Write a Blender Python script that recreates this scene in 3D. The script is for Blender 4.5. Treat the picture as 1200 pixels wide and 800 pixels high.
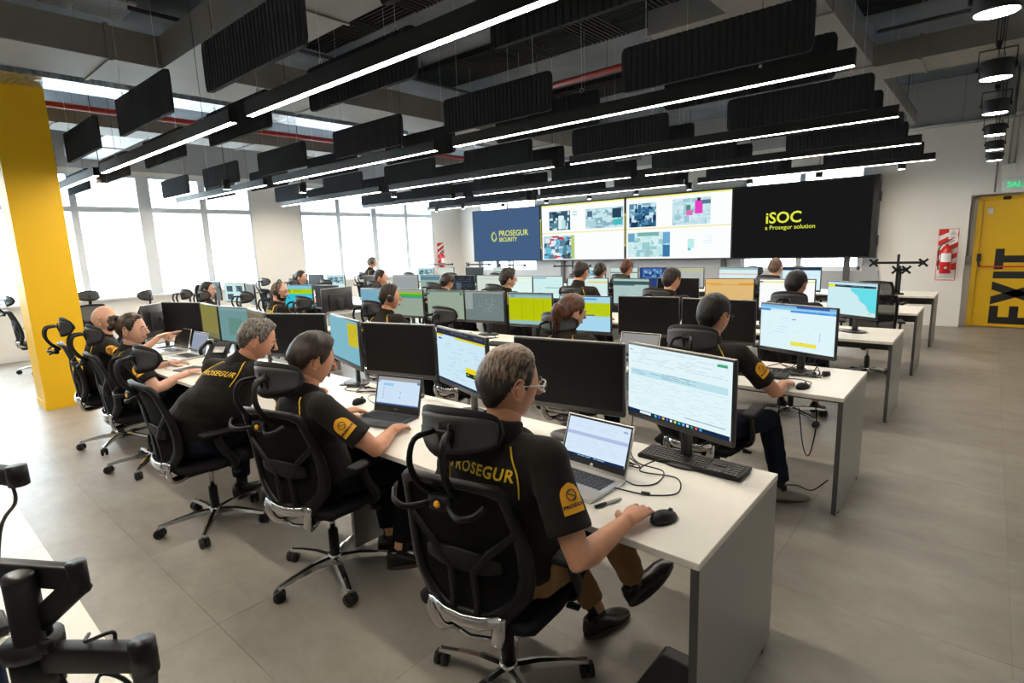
import bpy, bmesh, math, random
from mathutils import Vector, Matrix, Quaternion, noise
from mathutils.bvhtree import BVHTree
PI = math.pi
SC = bpy.context.scene
COL = SC.collection
for _o in list(bpy.data.objects): bpy.data.objects.remove(_o)

# ------------------------------------------------------------------ camera
def make_camera():
    yaw, pitch, roll, h, f = 0.7125, 0.173, 0.0358, 1.66, 648.0
    fwd = Vector((-math.sin(yaw)*math.cos(pitch), math.cos(yaw)*math.cos(pitch), -math.sin(pitch)))
    right = Vector((math.cos(yaw), math.sin(yaw), 0.0))
    down = fwd.cross(right)
    r2 = right*math.cos(roll) + down*math.sin(roll)
    d2 = down*math.cos(roll) - right*math.sin(roll)
    m = Matrix((( r2.x, -d2.x, -fwd.x, 0), (r2.y, -d2.y, -fwd.y, 0), (r2.z, -d2.z, -fwd.z, h), (0, 0, 0, 1)))
    cd = bpy.data.cameras.new('camera'); co = bpy.data.objects.new('camera', cd); COL.objects.link(co)
    co.matrix_world = m
    cd.sensor_width = 36.0; cd.lens = f/1200.0*36.0; cd.clip_start = 0.05; cd.clip_end = 200
    SC.camera = co
make_camera()

# ------------------------------------------------------------------ world: bright overcast daylight
def make_world():
    w = bpy.data.worlds.new('world'); SC.world = w; w.use_nodes = True
    nt = w.node_tree; nt.nodes.clear()
    out = nt.nodes.new('ShaderNodeOutputWorld'); bg = nt.nodes.new('ShaderNodeBackground')
    tc = nt.nodes.new('ShaderNodeTexCoord'); sp = nt.nodes.new('ShaderNodeSeparateXYZ'); cr = nt.nodes.new('ShaderNodeValToRGB')
    mr = nt.nodes.new('ShaderNodeMapRange'); mr.inputs[1].default_value = -1; mr.inputs[2].default_value = 1
    nt.links.new(tc.outputs['Generated'], sp.inputs[0]); nt.links.new(sp.outputs[2], mr.inputs[0]); nt.links.new(mr.outputs[0], cr.inputs[0])
    e = cr.color_ramp.elements
    e[0].position = 0.42; e[0].color = (0.40, 0.44, 0.48, 1)
    e[1].position = 0.52; e[1].color = (0.84, 0.92, 1.0, 1)
    nt.links.new(cr.outputs[0], bg.inputs[0]); bg.inputs[1].default_value = 8.0
    nt.links.new(bg.outputs[0], out.inputs[0])
make_world()

# ------------------------------------------------------------------ view
SC.view_settings.view_transform = 'Standard'
SC.view_settings.look = 'None'
SC.view_settings.gamma = 1.0
SC.view_settings.use_curve_mapping = False
SC.view_settings.exposure = 1.32
LED_STRENGTH = 37.0
SPOT_STRENGTH = 30.0
SCREEN_GAIN = 0.40

# ------------------------------------------------------------------ materials
MATS = {}
def mat(name, col, rough=0.5, metal=0.0, spec=0.5, emit=None, estr=0.0, bump=None, var=None, coat=0.0, sheen=0.0):
    """procedural principled material. bump=(scale,strength,dist); var=(scale,amount[,stretch xyz])"""
    if name in MATS: return MATS[name]
    m = bpy.data.materials.new(name); m.use_nodes = True
    nt = m.node_tree; b = nt.nodes['Principled BSDF']
    b.inputs['Base Color'].default_value = (*col, 1); b.inputs['Roughness'].default_value = rough
    b.inputs['Metallic'].default_value = metal; b.inputs['Specular IOR Level'].default_value = spec
    b.inputs['Coat Weight'].default_value = coat; b.inputs['Sheen Weight'].default_value = sheen
    if emit: b.inputs['Emission Color'].default_value = (*emit, 1); b.inputs['Emission Strength'].default_value = estr
    if bump or var:
        g = nt.nodes.new('ShaderNodeTexCoord')
    if var:
        n = nt.nodes.new('ShaderNodeTexNoise'); n.inputs['Scale'].default_value = var[0]; n.inputs['Detail'].default_value = 4
        mp = nt.nodes.new('ShaderNodeMapping')
        if len(var) > 2: mp.inputs['Scale'].default_value = var[2]
        nt.links.new(g.outputs['Object'], mp.inputs[0]); nt.links.new(mp.outputs[0], n.inputs[0])
        r = nt.nodes.new('ShaderNodeValToRGB'); a = var[1]
        r.color_ramp.elements[0].position = 0.32; r.color_ramp.elements[1].position = 0.68
        r.color_ramp.elements[0].color = tuple(max(0, c*(1-a)) for c in col)+(1,)
        r.color_ramp.elements[1].color = tuple(min(1, c*(1+a)) for c in col)+(1,)
        nt.links.new(n.outputs[0], r.inputs[0]); nt.links.new(r.outputs[0], b.inputs['Base Color'])
    if bump:
        n2 = nt.nodes.new('ShaderNodeTexNoise'); n2.inputs['Scale'].default_value = bump[0]; n2.inputs['Detail'].default_value = 3
        bp = nt.nodes.new('ShaderNodeBump'); bp.inputs['Strength'].default_value = bump[1]; bp.inputs['Distance'].default_value = bump[2]
        nt.links.new(g.outputs['Object'], n2.inputs[0]); nt.links.new(n2.outputs[0], bp.inputs['Height']); nt.links.new(bp.outputs[0], b.inputs['Normal'])
    MATS[name] = m; return m

def emi(name, col, s):
    if name in MATS: return MATS[name]
    m = bpy.data.materials.new(name); m.use_nodes = True; nt = m.node_tree; nt.nodes.clear()
    o = nt.nodes.new('ShaderNodeOutputMaterial'); e = nt.nodes.new('ShaderNodeEmission')
    e.inputs[0].default_value = (*col, 1); e.inputs[1].default_value = s
    nt.links.new(e.outputs[0], o.inputs[0]); MATS[name] = m; return m

def srgb(r, g, b):
    return tuple(((c/255)/12.92 if c/255 <= 0.04045 else ((c/255+0.055)/1.055)**2.4) for c in (r, g, b))
_sc = {}
def scr(r, g, b):
    """a lit screen colour, given as displayed 0-255"""
    k = (r, g, b)
    if k not in _sc: _sc[k] = emi('screen_%d_%d_%d' % k, srgb(r, g, b), SCREEN_GAIN)
    return _sc[k]

M = {}
M['wall'] = mat('wall_paint', (0.78, 0.76, 0.72), 0.75, bump=(60, .05, .002))
M['wall_grey'] = mat('grey_paint', (0.36, 0.37, 0.38), 0.7)
M['concrete'] = mat('dark_concrete', (0.125, 0.145, 0.172), 0.85, var=(1.2, .25), bump=(9, .2, .01))
M['concrete_light'] = mat('light_concrete', (0.32, 0.31, 0.28), 0.85, var=(3, .25), bump=(14, .4, .01))
M['duct'] = mat('painted_duct', (0.205, 0.20, 0.19), 0.6, var=(2, .06))
M['foil'] = mat('foil_duct', (0.50, 0.53, 0.56), 0.30, metal=0.9, bump=(9, .9, .03), var=(6, .35, (1, 6, 1)))
M['red'] = mat('red_pipe', (0.30, 0.015, 0.012), 0.4)
M['dark_pipe'] = mat('dark_pipe', (0.03, 0.03, 0.03), 0.5)
M['steel_pipe'] = mat('galvanised_pipe', (0.30, 0.30, 0.29), 0.45, metal=0.6)
M['felt'] = mat('charcoal_felt', (0.034, 0.037, 0.042), 0.95, spec=0.15, bump=(400, .3, .001))
M['slat'] = mat('black_slat', (0.018, 0.018, 0.019), 0.8, spec=0.2)
M['black'] = mat('black_plastic', (0.006, 0.006, 0.0065), 0.45, spec=0.32)
M['blacksoft'] = mat('black_soft', (0.011, 0.011, 0.012), 0.65, spec=0.3)
M['mesh'] = mat('black_mesh', (0.008, 0.008, 0.009), 0.85, spec=0.15, bump=(600, .4, .001))
M['fabric'] = mat('black_fabric', (0.012, 0.012, 0.014), 0.95, spec=0.15, bump=(500, .3, .001))
M['navy'] = mat('navy_fabric', (0.015, 0.025, 0.06), 0.9, spec=0.2)
M['blue_fabric'] = mat('blue_fabric', (0.03, 0.10, 0.17), 0.9, spec=0.2)
M['chrome'] = mat('chrome', (0.62, 0.61, 0.60), 0.16, metal=1.0)
M['alu'] = mat('brushed_aluminium', (0.55, 0.55, 0.54), 0.35, metal=1.0)
M['lampblack'] = mat('lamp_black', (0.012, 0.012, 0.012), 0.5)
M['yellow'] = mat('yellow_paint', (0.88, 0.52, 0.0), 0.5, bump=(25, .06, .003))
M['door_yellow'] = mat('door_yellow', (0.78, 0.47, 0.006), 0.42)
M['ink'] = mat('black_vinyl', (0.010, 0.010, 0.010), 0.5)
M['desk'] = mat('white_laminate', (0.80, 0.77, 0.70), 0.38, var=(5, .025, (1, 1, 1)))
M['panel'] = mat('grey_laminate', (0.34, 0.335, 0.32), 0.38, metal=0.25, bump=(300, .05, .0005))
M['edge'] = mat('dark_edge', (0.07, 0.07, 0.07), 0.5)
M['frame_white'] = mat('window_frame', (0.66, 0.70, 0.74), 0.5)
M['shoe_black'] = mat('shoe_leather', (0.012, 0.011, 0.011), 0.25)
M['white'] = mat('white_plastic', (0.75, 0.75, 0.74), 0.45)
M['paper'] = mat('paper', (0.82, 0.82, 0.80), 0.8)
M['silver'] = mat('silver_laptop', (0.58, 0.58, 0.57), 0.32, metal=0.7)
M['darkgrey'] = mat('dark_grey_laptop', (0.06, 0.06, 0.065), 0.38, metal=0.4)
M['off'] = mat('dark_screen', (0.004, 0.004, 0.0045), 0.42, spec=0.25)
M['bezel'] = mat('bezel', (0.02, 0.02, 0.022), 0.35)
M['bezel_top'] = mat('bezel_edge_grey', (0.35, 0.34, 0.32), 0.4, metal=0.3)
M['yellowsmall'] = mat('yellow_thread', (0.85, 0.55, 0.02), 0.6)
M['orange'] = mat('orange_badge', (0.90, 0.42, 0.01), 0.6)
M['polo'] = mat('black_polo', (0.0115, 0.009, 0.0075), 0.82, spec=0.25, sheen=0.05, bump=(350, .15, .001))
M['polo_far'] = mat('black_polo_glare', (0.022, 0.017, 0.0135), 0.85, spec=0.2)  # same black polo, window glare painted in as a lighter, browner colour
M['trousers_black'] = mat('black_trousers', (0.005, 0.0055, 0.0075), 0.9, spec=0.2)
M['trousers_navy'] = mat('navy_jeans', (0.010, 0.014, 0.025), 0.9, spec=0.2)
M['trousers_khaki'] = mat('brown_trousers', (0.27, 0.15, 0.065), 0.85, spec=0.2)
M['shoe_grey'] = mat('shoe_suede', (.30, .27, .23), .8)
M['sock'] = mat('sock', (0.02, 0.02, 0.02), 0.9)
M['red_sign'] = mat('red_vinyl', (0.62, 0.015, 0.012), 0.45)
M['white_sign'] = mat('white_vinyl', (0.80, 0.80, 0.78), 0.5)
M['green_sign'] = mat('green_letters', (0.0, 0.35, 0.10), 0.5, emit=(0.02, 0.6, 0.2), estr=0.5)
M['black_rubber'] = mat('rubber', (0.010, 0.010, 0.010), 0.55)

def floor_material():
    m = bpy.data.materials.new('vinyl_floor'); m.use_nodes = True; nt = m.node_tree; b = nt.nodes['Principled BSDF']
    g = nt.nodes.new('ShaderNodeNewGeometry'); mp = nt.nodes.new('ShaderNodeMapping'); mp.inputs['Scale'].default_value = (1.0, 1.7, 1)
    mp.inputs['Rotation'].default_value = (0, 0, 0.25)
    n = nt.nodes.new('ShaderNodeTexNoise'); n.inputs['Scale'].default_value = 2.6; n.inputs['Detail'].default_value = 10; n.inputs['Roughness'].default_value = 0.70; n.inputs['Distortion'].default_value = 0.15
    r = nt.nodes.new('ShaderNodeValToRGB'); r.color_ramp.elements[0].position = 0.33; r.color_ramp.elements[1].position = 0.68
    r.color_ramp.elements[0].color = (0.245, 0.222, 0.190, 1); r.color_ramp.elements[1].color = (0.335, 0.308, 0.268, 1)
    nt.links.new(g.outputs['Position'], mp.inputs[0]); nt.links.new(mp.outputs[0], n.inputs[0]); nt.links.new(n.outputs[0], r.inputs[0])
    oi = nt.nodes.new('ShaderNodeObjectInfo'); mr = nt.nodes.new('ShaderNodeMapRange'); mr.inputs[3].default_value = 0.95; mr.inputs[4].default_value = 1.05
    nt.links.new(oi.outputs['Random'], mr.inputs[0])
    mx = nt.nodes.new('ShaderNodeVectorMath'); mx.operation = 'SCALE'
    nt.links.new(r.outputs[0], mx.inputs[0]); nt.links.new(mr.outputs[0], mx.inputs['Scale']); nt.links.new(mx.outputs[0], b.inputs['Base Color'])
    n2 = nt.nodes.new('ShaderNodeTexNoise'); n2.inputs['Scale'].default_value = 14; n2.inputs['Detail'].default_value = 5
    nt.links.new(mp.outputs[0], n2.inputs[0])
    rr = nt.nodes.new('ShaderNodeMapRange'); rr.inputs[3].default_value = 0.30; rr.inputs[4].default_value = 0.48
    nt.links.new(n2.outputs[0], rr.inputs[0]); nt.links.new(rr.outputs[0], b.inputs['Roughness'])
    bp = nt.nodes.new('ShaderNodeBump'); bp.inputs['Strength'].default_value = .12; bp.inputs['Distance'].default_value = .003
    nt.links.new(n2.outputs[0], bp.inputs['Height']); nt.links.new(bp.outputs[0], b.inputs['Normal'])
    b.inputs['Specular IOR Level'].default_value = 0.45
    return m
M['floor'] = floor_material()

def glass_material():
    m = bpy.data.materials.new('window_glass'); m.use_nodes = True; nt = m.node_tree; nt.nodes.clear()
    o = nt.nodes.new('ShaderNodeOutputMaterial'); t = nt.nodes.new('ShaderNodeBsdfTransparent'); g = nt.nodes.new('ShaderNodeBsdfGlossy')
    g.inputs['Roughness'].default_value = 0.02; mx = nt.nodes.new('ShaderNodeMixShader'); mx.inputs[0].default_value = 0.06
    t.inputs[0].default_value = (0.93, 0.97, 0.97, 1)
    nt.links.new(t.outputs[0], mx.inputs[1]); nt.links.new(g.outputs[0], mx.inputs[2]); nt.links.new(mx.outputs[0], o.inputs[0])
    return m
M['glass'] = glass_material()

# ------------------------------------------------------------------ mesh helpers
class MB:
    """collects geometry in local space; build() links it as ONE mesh object"""
    def __init__(s): s.v = []; s.f = []; s.m = []; s.sm = []; s.mats = []
    def mi(s, m):
        if m is None: return 0
        if m not in s.mats: s.mats.append(m)
        return s.mats.index(m)
    def add(s, vs, fs, m=None, smooth=False, T=None):
        o = len(s.v); k = s.mi(m)
        for p in vs:
            p = Vector(p)
            s.v.append(T @ p if T else p)
        for f in fs: s.f.append([i+o for i in f]); s.m.append(k); s.sm.append(smooth)
        return s
    def box(s, c, d, m=None, rot=None, T=None):
        x, y, z = d[0]/2, d[1]/2, d[2]/2
        vs = [Vector((a, b, e)) for e in (-z, z) for b in (-y, y) for a in (-x, x)]
        R = rot if rot is not None else Matrix.Identity(3)
        vs = [R @ p + Vector(c) for p in vs]
        return s.add(vs, [(0, 2, 3, 1), (4, 5, 7, 6), (0, 1, 5, 4), (2, 6, 7, 3), (0, 4, 6, 2), (1, 3, 7, 5)], m, False, T)
    def rbox(s, c, d, r, m=None, rot=None, T=None, seg=2, smooth=True):
        """box with rounded edges"""
        bm = bmesh.new(); bmesh.ops.create_cube(bm, size=1)
        for v in bm.verts: v.co = Vector((v.co.x*d[0], v.co.y*d[1], v.co.z*d[2]))
        bmesh.ops.bevel(bm, geom=list(bm.edges), offset=min(r, min(d)*0.49), segments=seg, profile=0.5, affect='EDGES')
        R = rot if rot is not None else Matrix.Identity(3)
        bm.verts.index_update()
        vs = [R @ v.co + Vector(c) for v in bm.verts]; fs = [[v.index for v in f.verts] for f in bm.faces]
        bm.free()
        return s.add(vs, fs, m, smooth, T)
    def ring(s, rings, m=None, smooth=True, closed=True, caps=True, T=None):
        """skin a list of rings (equal point counts)"""
        n = len(rings[0]); vs = [p for r in rings for p in r]; fs = []
        for i in range(len(rings)-1):
            for j in range(n if closed else n-1):
                k = (j+1) % n
                fs.append((i*n+j, i*n+k, (i+1)*n+k, (i+1)*n+j))
        if caps and closed:
            fs.append(tuple(reversed(range(n)))); fs.append(tuple((len(rings)-1)*n+j for j in range(n)))
        return s.add(vs, fs, m, smooth, T)
    def cyl(s, a, b, r0, r1=None, n=12, m=None, smooth=True, caps=True, T=None):
        return s.tube([a, b], [r0, r0 if r1 is None else r1], n, m, smooth, caps, T)
    def tube(s, pts, rad, n=8, m=None, smooth=True, caps=True, T=None, flat=None, up=None):
        """swept tube; rad may be a number, a list, or list of (rx, ry)"""
        pts = [Vector(p) for p in pts]; k = len(pts)
        if not isinstance(rad, (list, tuple)): rad = [rad]*k
        rings = []; prev = None
        for i, p in enumerate(pts):
            t = (pts[min(i+1, k-1)]-pts[max(i-1, 0)])
            if t.length < 1e-9: t = Vector((0, 0, 1))
            t.normalize()
            if prev is None:
                u = Vector(up) if up is not None else (Vector((0, 0, 1)) if abs(t.z) < 0.9 else Vector((0, 1, 0)))
                u = (u - t*u.dot(t)).normalized()
            else: u = (prev - t*prev.dot(t)).normalized()
            prev = u; w = t.cross(u)
            r = rad[i]
            if not isinstance(r, (list, tuple)): r = (r, r)
            rings.append([p + w*(math.cos(2*PI*j/n)*r[0]) + u*(math.sin(2*PI*j/n)*r[1]) for j in range(n)])
        return s.ring(rings, m, smooth, True, caps, T)
    def sphere(s, c, r, m=None, nu=16, nv=10, rot=None, T=None):
        if not isinstance(r, (list, tuple)): r = (r, r, r)
        R = rot if rot is not None else Matrix.Identity(3); c = Vector(c)
        vs = [c + R @ Vector((0, 0, -r[2]))]
        for i in range(1, nv):
            a = -PI/2 + PI*i/nv
            for j in range(nu):
                b = 2*PI*j/nu
                vs.append(c + R @ Vector((r[0]*math.cos(a)*math.cos(b), r[1]*math.cos(a)*math.sin(b), r[2]*math.sin(a))))
        vs.append(c + R @ Vector((0, 0, r[2])))
        fs = [(0, 1+(j+1) % nu, 1+j) for j in range(nu)]
        for i in range(nv-2):
            for j in range(nu):
                a = 1+i*nu+j; b = 1+i*nu+(j+1) % nu
                fs.append((a, b, b+nu, a+nu))
        L = len(vs)-1; o = 1+(nv-2)*nu
        fs += [(o+j, o+(j+1) % nu, L) for j in range(nu)]
        return s.add(vs, fs, m, True, T)
    def prism(s, poly, z0, z1, m=None, T=None, smooth=False):
        """extrude a ccw xy polygon between z0 and z1"""
        n = len(poly); vs = [Vector((p[0], p[1], z0)) for p in poly]+[Vector((p[0], p[1], z1)) for p in poly]
        fs = [tuple(reversed(range(n))), tuple(range(n, 2*n))]+[(i, (i+1) % n, n+(i+1) % n, n+i) for i in range(n)]
        return s.add(vs, fs, m, smooth, T)
    def mesh(s, name):
        me = bpy.data.meshes.new(name)
        me.from_pydata([tuple(p) for p in s.v], [], s.f)
        for k in s.mats: me.materials.append(k)
        me.polygons.foreach_set('material_index', s.m); me.polygons.foreach_set('use_smooth', s.sm)
        me.update(); return me
    def build(s, name, m=None, parent=None, loc=None, rot=None):
        if m is not None and not s.mats: s.mats = [m]; s.m = [0]*len(s.f)
        return link(name, s.mesh(name), parent, loc, rot)
def link(name, me, parent=None, loc=None, rot=None):
    o = bpy.data.objects.new(name, me); COL.objects.link(o)
    if parent is not None: o.parent = parent
    if loc is not None: o.location = loc
    if rot is not None: o.rotation_euler = rot
    return o
def tag(o, label=None, cat=None, group=None, kind=None):
    if label: o['label'] = label
    if cat: o['category'] = cat
    if group: o['group'] = group
    if kind: o['kind'] = kind
    return o
def empty(name, loc=(0, 0, 0), rz=0.0, label=None, cat=None, group=None):
    o = bpy.data.objects.new(name, None); COL.objects.link(o); o.empty_display_size = .1
    o.location = loc; o.rotation_euler = (0, 0, rz)
    return tag(o, label, cat, group)
_kids = {}
def copy_tree(o, parent=None, loc=None, rz=None, label=None, group=None):
    c = o.copy(); COL.objects.link(c)
    c.parent = parent
    if loc is not None: c.location = loc
    if rz is not None: c.rotation_euler = (0, 0, rz)
    if label: c['label'] = label
    if group: c['group'] = group
    for ch in [x for x in bpy.data.objects if x.parent == o]: copy_tree(ch, c)
    return c
def struct(o): o['kind'] = 'structure'; return o
def sbox(name, c, d, m, parent=None):
    o = MB().box((0, 0, 0), d, m).build(name, None, parent, c)
    if parent is None: o['kind'] = 'structure'
    return o
def smooth_curve(pts, k=6):
    """catmull-rom through pts"""
    P = [Vector(p) for p in pts]; P = [P[0]*2-P[1]]+P+[P[-1]*2-P[-2]]; out = []
    for i in range(1, len(P)-2):
        for j in range(k):
            t = j/k; a, b, c, d = P[i-1:i+3]
            out.append(0.5*((2*b)+(c-a)*t+(2*a-5*b+4*c-d)*t*t+(3*b-a-3*c+d)*t**3))
    out.append(P[-2]); return out
def lerp_list(keys, n):
    """resample list of tuples/numbers linearly to n"""
    out = []
    for i in range(n):
        t = i/(n-1)*(len(keys)-1); a = min(int(t), len(keys)-2); u = t-a
        if isinstance(keys[0], (tuple, list)): out.append(tuple(x*(1-u)+y*u for x, y in zip(keys[a], keys[a+1])))
        else: out.append(keys[a]*(1-u)+keys[a+1]*u)
    return out
_fc = {}
def text_mesh(s, size=1.0, depth=0.0, align='CENTER', bold=0.0, shear=0.0, space=1.0):
    cu = bpy.data.curves.new('txt', 'FONT'); cu.body = s; cu.size = size; cu.extrude = depth; cu.align_x = align; cu.align_y = 'CENTER'
    cu.offset = bold; cu.shear = shear; cu.space_character = space; cu.resolution_u = 3
    o = bpy.data.objects.new('txt', cu); COL.objects.link(o)
    dg = bpy.context.evaluated_depsgraph_get(); me = bpy.data.meshes.new_from_object(o.evaluated_get(dg))
    bpy.data.objects.remove(o); bpy.data.curves.remove(cu)
    return me
def text_obj(name, s, size, T, m, parent=None, depth=0.001, align='CENTER', bold=0.0, space=1.0):
    me = text_mesh(s, size, depth, align, bold, 0, space); me.materials.clear(); me.materials.append(m); me.transform(T)
    return link(name, me, parent)
# frame whose text x -> world +x, text y -> world +z, facing -y (towards the viewer)
def face_south(x, y, z): return Matrix(((1, 0, 0, x), (0, 0, -1, y), (0, 1, 0, z), (0, 0, 0, 1)))
# ------------------------------------------------------------------ room shell
XL, XR, YB, YF, ZC = -12.4, 2.6, 12.1, -4.5, 4.1
def build_floor():
    fl = sbox('floor', ((XL+XR)/2, (YF+YB)/2+.15, -0.06), (XR-XL+.4, YB-YF+.7, 0.10), mat('floor_base', (0.12, 0.11, 0.10), .8))
    t = 0.914; g = 0.0006
    me = MB().box((0, 0, -.005), (t-2*g, t-2*g, .010), M['floor']).mesh('floor_tile')
    cells = []
    for i in range(-15, 4):
        for j in range(-3, 14):
            x = i*t+.2+t/2; y = j*t-.1+t/2
            if x < XL+.3 or x > XR-.3 or y > 11.8: continue
            cells.append((math.hypot(x, y), x, y))
    cells.sort()
    inv = fl.matrix_world.inverted()
    for k, (d, x, y) in enumerate(cells[:215]):
        o = link('floor_tile', me, fl, (x-fl.location.x, y-fl.location.y, .0600))
    rest = MB()
    rest.box(((XL+XR)/2-fl.location.x, (YF+YB)/2+.15-fl.location.y, .0535), (XR-XL+.3, YB-YF+.6, .004), M['floor'])
    r = rest.build('floor_sheet', None, fl); r['kind'] = 'stuff'
build_floor()

def wall_with_holes(name, axis, pos, thick, a0, a1, z0, z1, holes, m):
    """axis 'x': wall in plane x=pos running along y; 'y': plane y=pos along x. holes (a0,a1,z0,z1)"""
    b = MB(); cuts = sorted(set([a0, a1]+[h[0] for h in holes]+[h[1] for h in holes]))
    for i in range(len(cuts)-1):
        c0, c1 = cuts[i], cuts[i+1]; mid = (c0+c1)/2
        hs = sorted([(h[2], h[3]) for h in holes if h[0] <= mid <= h[1]]); z = z0
        spans = []
        for h0, h1 in hs:
            if h0 > z: spans.append((z, h0))
            z = max(z, h1)
        if z < z1: spans.append((z, z1))
        for s0, s1 in spans:
            if axis == 'x': b.box((pos+thick/2, mid, (s0+s1)/2), (abs(thick), c1-c0, s1-s0), m)
            else: b.box((mid, pos+thick/2, (s0+s1)/2), (c1-c0, abs(thick), s1-s0), m)
    return struct(b.build(name))

ZS, ZH, ZU0, ZU1 = 0.955, 2.52, 2.60, 3.20
G1 = (-1.2, 5.78); G2 = (6.90, 11.02)
wall_with_holes('wall_left', 'x', XL, -0.25, YF, YB+.3, 0, ZC, [(G1[0], G1[1], ZS, ZU1), (G2[0], G2[1], ZS, ZU1)], M['wall'])
W3 = (-11.52, -9.42, .96, 3.06); W4 = (-3.98, -1.82, .97, 2.98)
NX0, NX1, NZ = -0.315, 1.05, 2.20          # door niche
wall_with_holes('wall_back', 'y', YB, 0.26, XL, XR, 0, ZC, [W3, W4, (NX0, NX1, 0, NZ)], M['wall'])
sbox('wall_back_niche', ((NX0+NX1)/2, YB+.31, NZ/2), (NX1-NX0+.3, .09, NZ+.1), M['wall'])
sbox('wall_right', (XR+.1, (YF+YB)/2, ZC/2), (.2, YB-YF+.5, ZC), M['wall'])
sbox('wall_front', ((XL+XR)/2, YF-.1, ZC/2), (XR-XL+.4, .2, ZC), M['wall'])
sbox('ceiling', ((XL+XR)/2, (YF+YB)/2, ZC+.1), (XR-XL+.6, YB-YF+.8, .2), M['concrete'])
sbox('trim_1', (-4.9, YB-.012, 3.72), (14.9, .02, .74), M['wall_grey'])
sbox('trim_2', (XL+.012, 3.8, 3.68), (.02, 16.4, .82), M['wall_grey'])
sbox('baseboard_back', ((-1.55+NX0)/2, YB-.008, .04), (NX0+1.55, .014, .08), M['wall'])
sbox('baseboard_left', (XL+.008, 3.8, .04), (.014, 16.4, .08), M['white'])
# grey lining behind / beneath the video wall
sbox('trim_3', (-6.55, YB-.02, .48), (10.05, .03, .95), M['wall_grey'])
lin = MB()
for x0, x1 in ((-9.42, -3.98),): lin.box(((x0+x1)/2, YB-.02, 1.25), (x1-x0, .03, .6), M['wall_grey'])
lin.box((-1.68, YB-.02, 1.25), (.22, .03, .6), M['wall_grey']); lin.box((-11.56, YB-.02, 1.25), (.06, .03, .6), M['wall_grey'])
struct(lin.build('trim_4'))

def window(name, axis, pos, a0, a1, z0, z1, mull, trans, fw=.06):
    """framed window: outer frame, mullions, transoms, panes as parts. mull: list of (m0, m1)"""
    def P(a, z): return (pos, a, z) if axis == 'x' else (a, pos, z)
    def D(w, h, d): return (d, w, h) if axis == 'x' else (w, d, h)
    base = empty(name, P((a0+a1)/2, z0)); struct(base)
    L = Vector(base.location)
    def bx(nm, am, zm, w, h, d, m):
        o = MB().box((0, 0, 0), D(w, h, d), m).build(nm, None, base, Vector(P(am, zm))-L); return o
    f = MB()
    for am, zm, w, h in (((a0+a1)/2, z0+fw/2, a1-a0, fw), ((a0+a1)/2, z1-fw/2, a1-a0, fw), (a0+fw/2, (z0+z1)/2, fw, z1-z0), (a1-fw/2, (z0+z1)/2, fw, z1-z0)):
        f.box(Vector(P(am, zm))-L, D(w, h, .11), M['frame_white'])
    f.build('window_frame', None, base)
    xs = [a0+fw]+[v for mm in mull for v in mm]+[a1-fw]; zs = [z0+fw]+[v for t in trans for v in t]+[z1-fw]
    for m0, m1 in mull: bx('mullion', (m0+m1)/2, (z0+z1)/2, m1-m0, z1-z0-2*fw, .10 if m1-m0 < .15 else .2, M['frame_white'])
    for t0, t1 in trans: bx('transom', (a0+a1)/2, (t0+t1)/2, a1-a0-2*fw, t1-t0, .105, M['frame_white'])
    for i in range(0, len(xs), 2):
        for j in range(0, len(zs), 2):
            bx('pane', (xs[i]+xs[i+1])/2, (zs[j]+zs[j+1])/2, xs[i+1]-xs[i], zs[j+1]-zs[j], .006, M['glass'])
window('window_1', 'x', XL-.06, G1[0], G1[1], ZS, ZU1, [(-.1, .02), (1.28, 1.40), (2.58, 2.69), (3.62, 3.84), (4.73, 4.86)], [(ZH-.01, ZU0+.01)], .05)
window('window_2', 'x', XL-.06, G2[0], G2[1], ZS, ZU1, [(7.87, 7.99), (8.88, 9.04), (10.0, 10.12)], [(ZH-.01, ZU0+.01)], .05)
window('window_3', 'y', YB+.06, W3[0], W3[1], W3[2], W3[3], [(-10.5, -10.42)], [], .06)
window('window_4', 'y', YB+.06, W4[0], W4[1], W4[2], W4[3], [(-2.93, -2.83)], [], .06)
for nm, y0, y1 in (('trim_5', G1[0], G1[1]), ('trim_6', G2[0], G2[1])):
    sbox(nm, (XL+.05, (y0+y1)/2, ZS-.02), (.12, y1-y0+.06, .03), M['white'])

# pale building across the street, seen washed out through the glass
def street():
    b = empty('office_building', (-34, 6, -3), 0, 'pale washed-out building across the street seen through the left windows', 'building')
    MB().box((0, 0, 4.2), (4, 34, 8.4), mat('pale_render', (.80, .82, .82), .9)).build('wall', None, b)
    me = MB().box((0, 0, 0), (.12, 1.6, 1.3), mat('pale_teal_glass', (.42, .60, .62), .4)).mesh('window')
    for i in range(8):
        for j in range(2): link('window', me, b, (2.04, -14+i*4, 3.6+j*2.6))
street()

# yellow column
col_ = struct(MB().box((-8.18, 1.36, 2.05), (.46, .46, 4.1), M['yellow']).build('yellow_column'))
MB().box((-8.18, 1.36, .045), (.475, .475, .09), M['yellow']).build('skirting', None, col_)
tag(col_, 'square column painted yellow at the left of the room', 'column')

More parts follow.
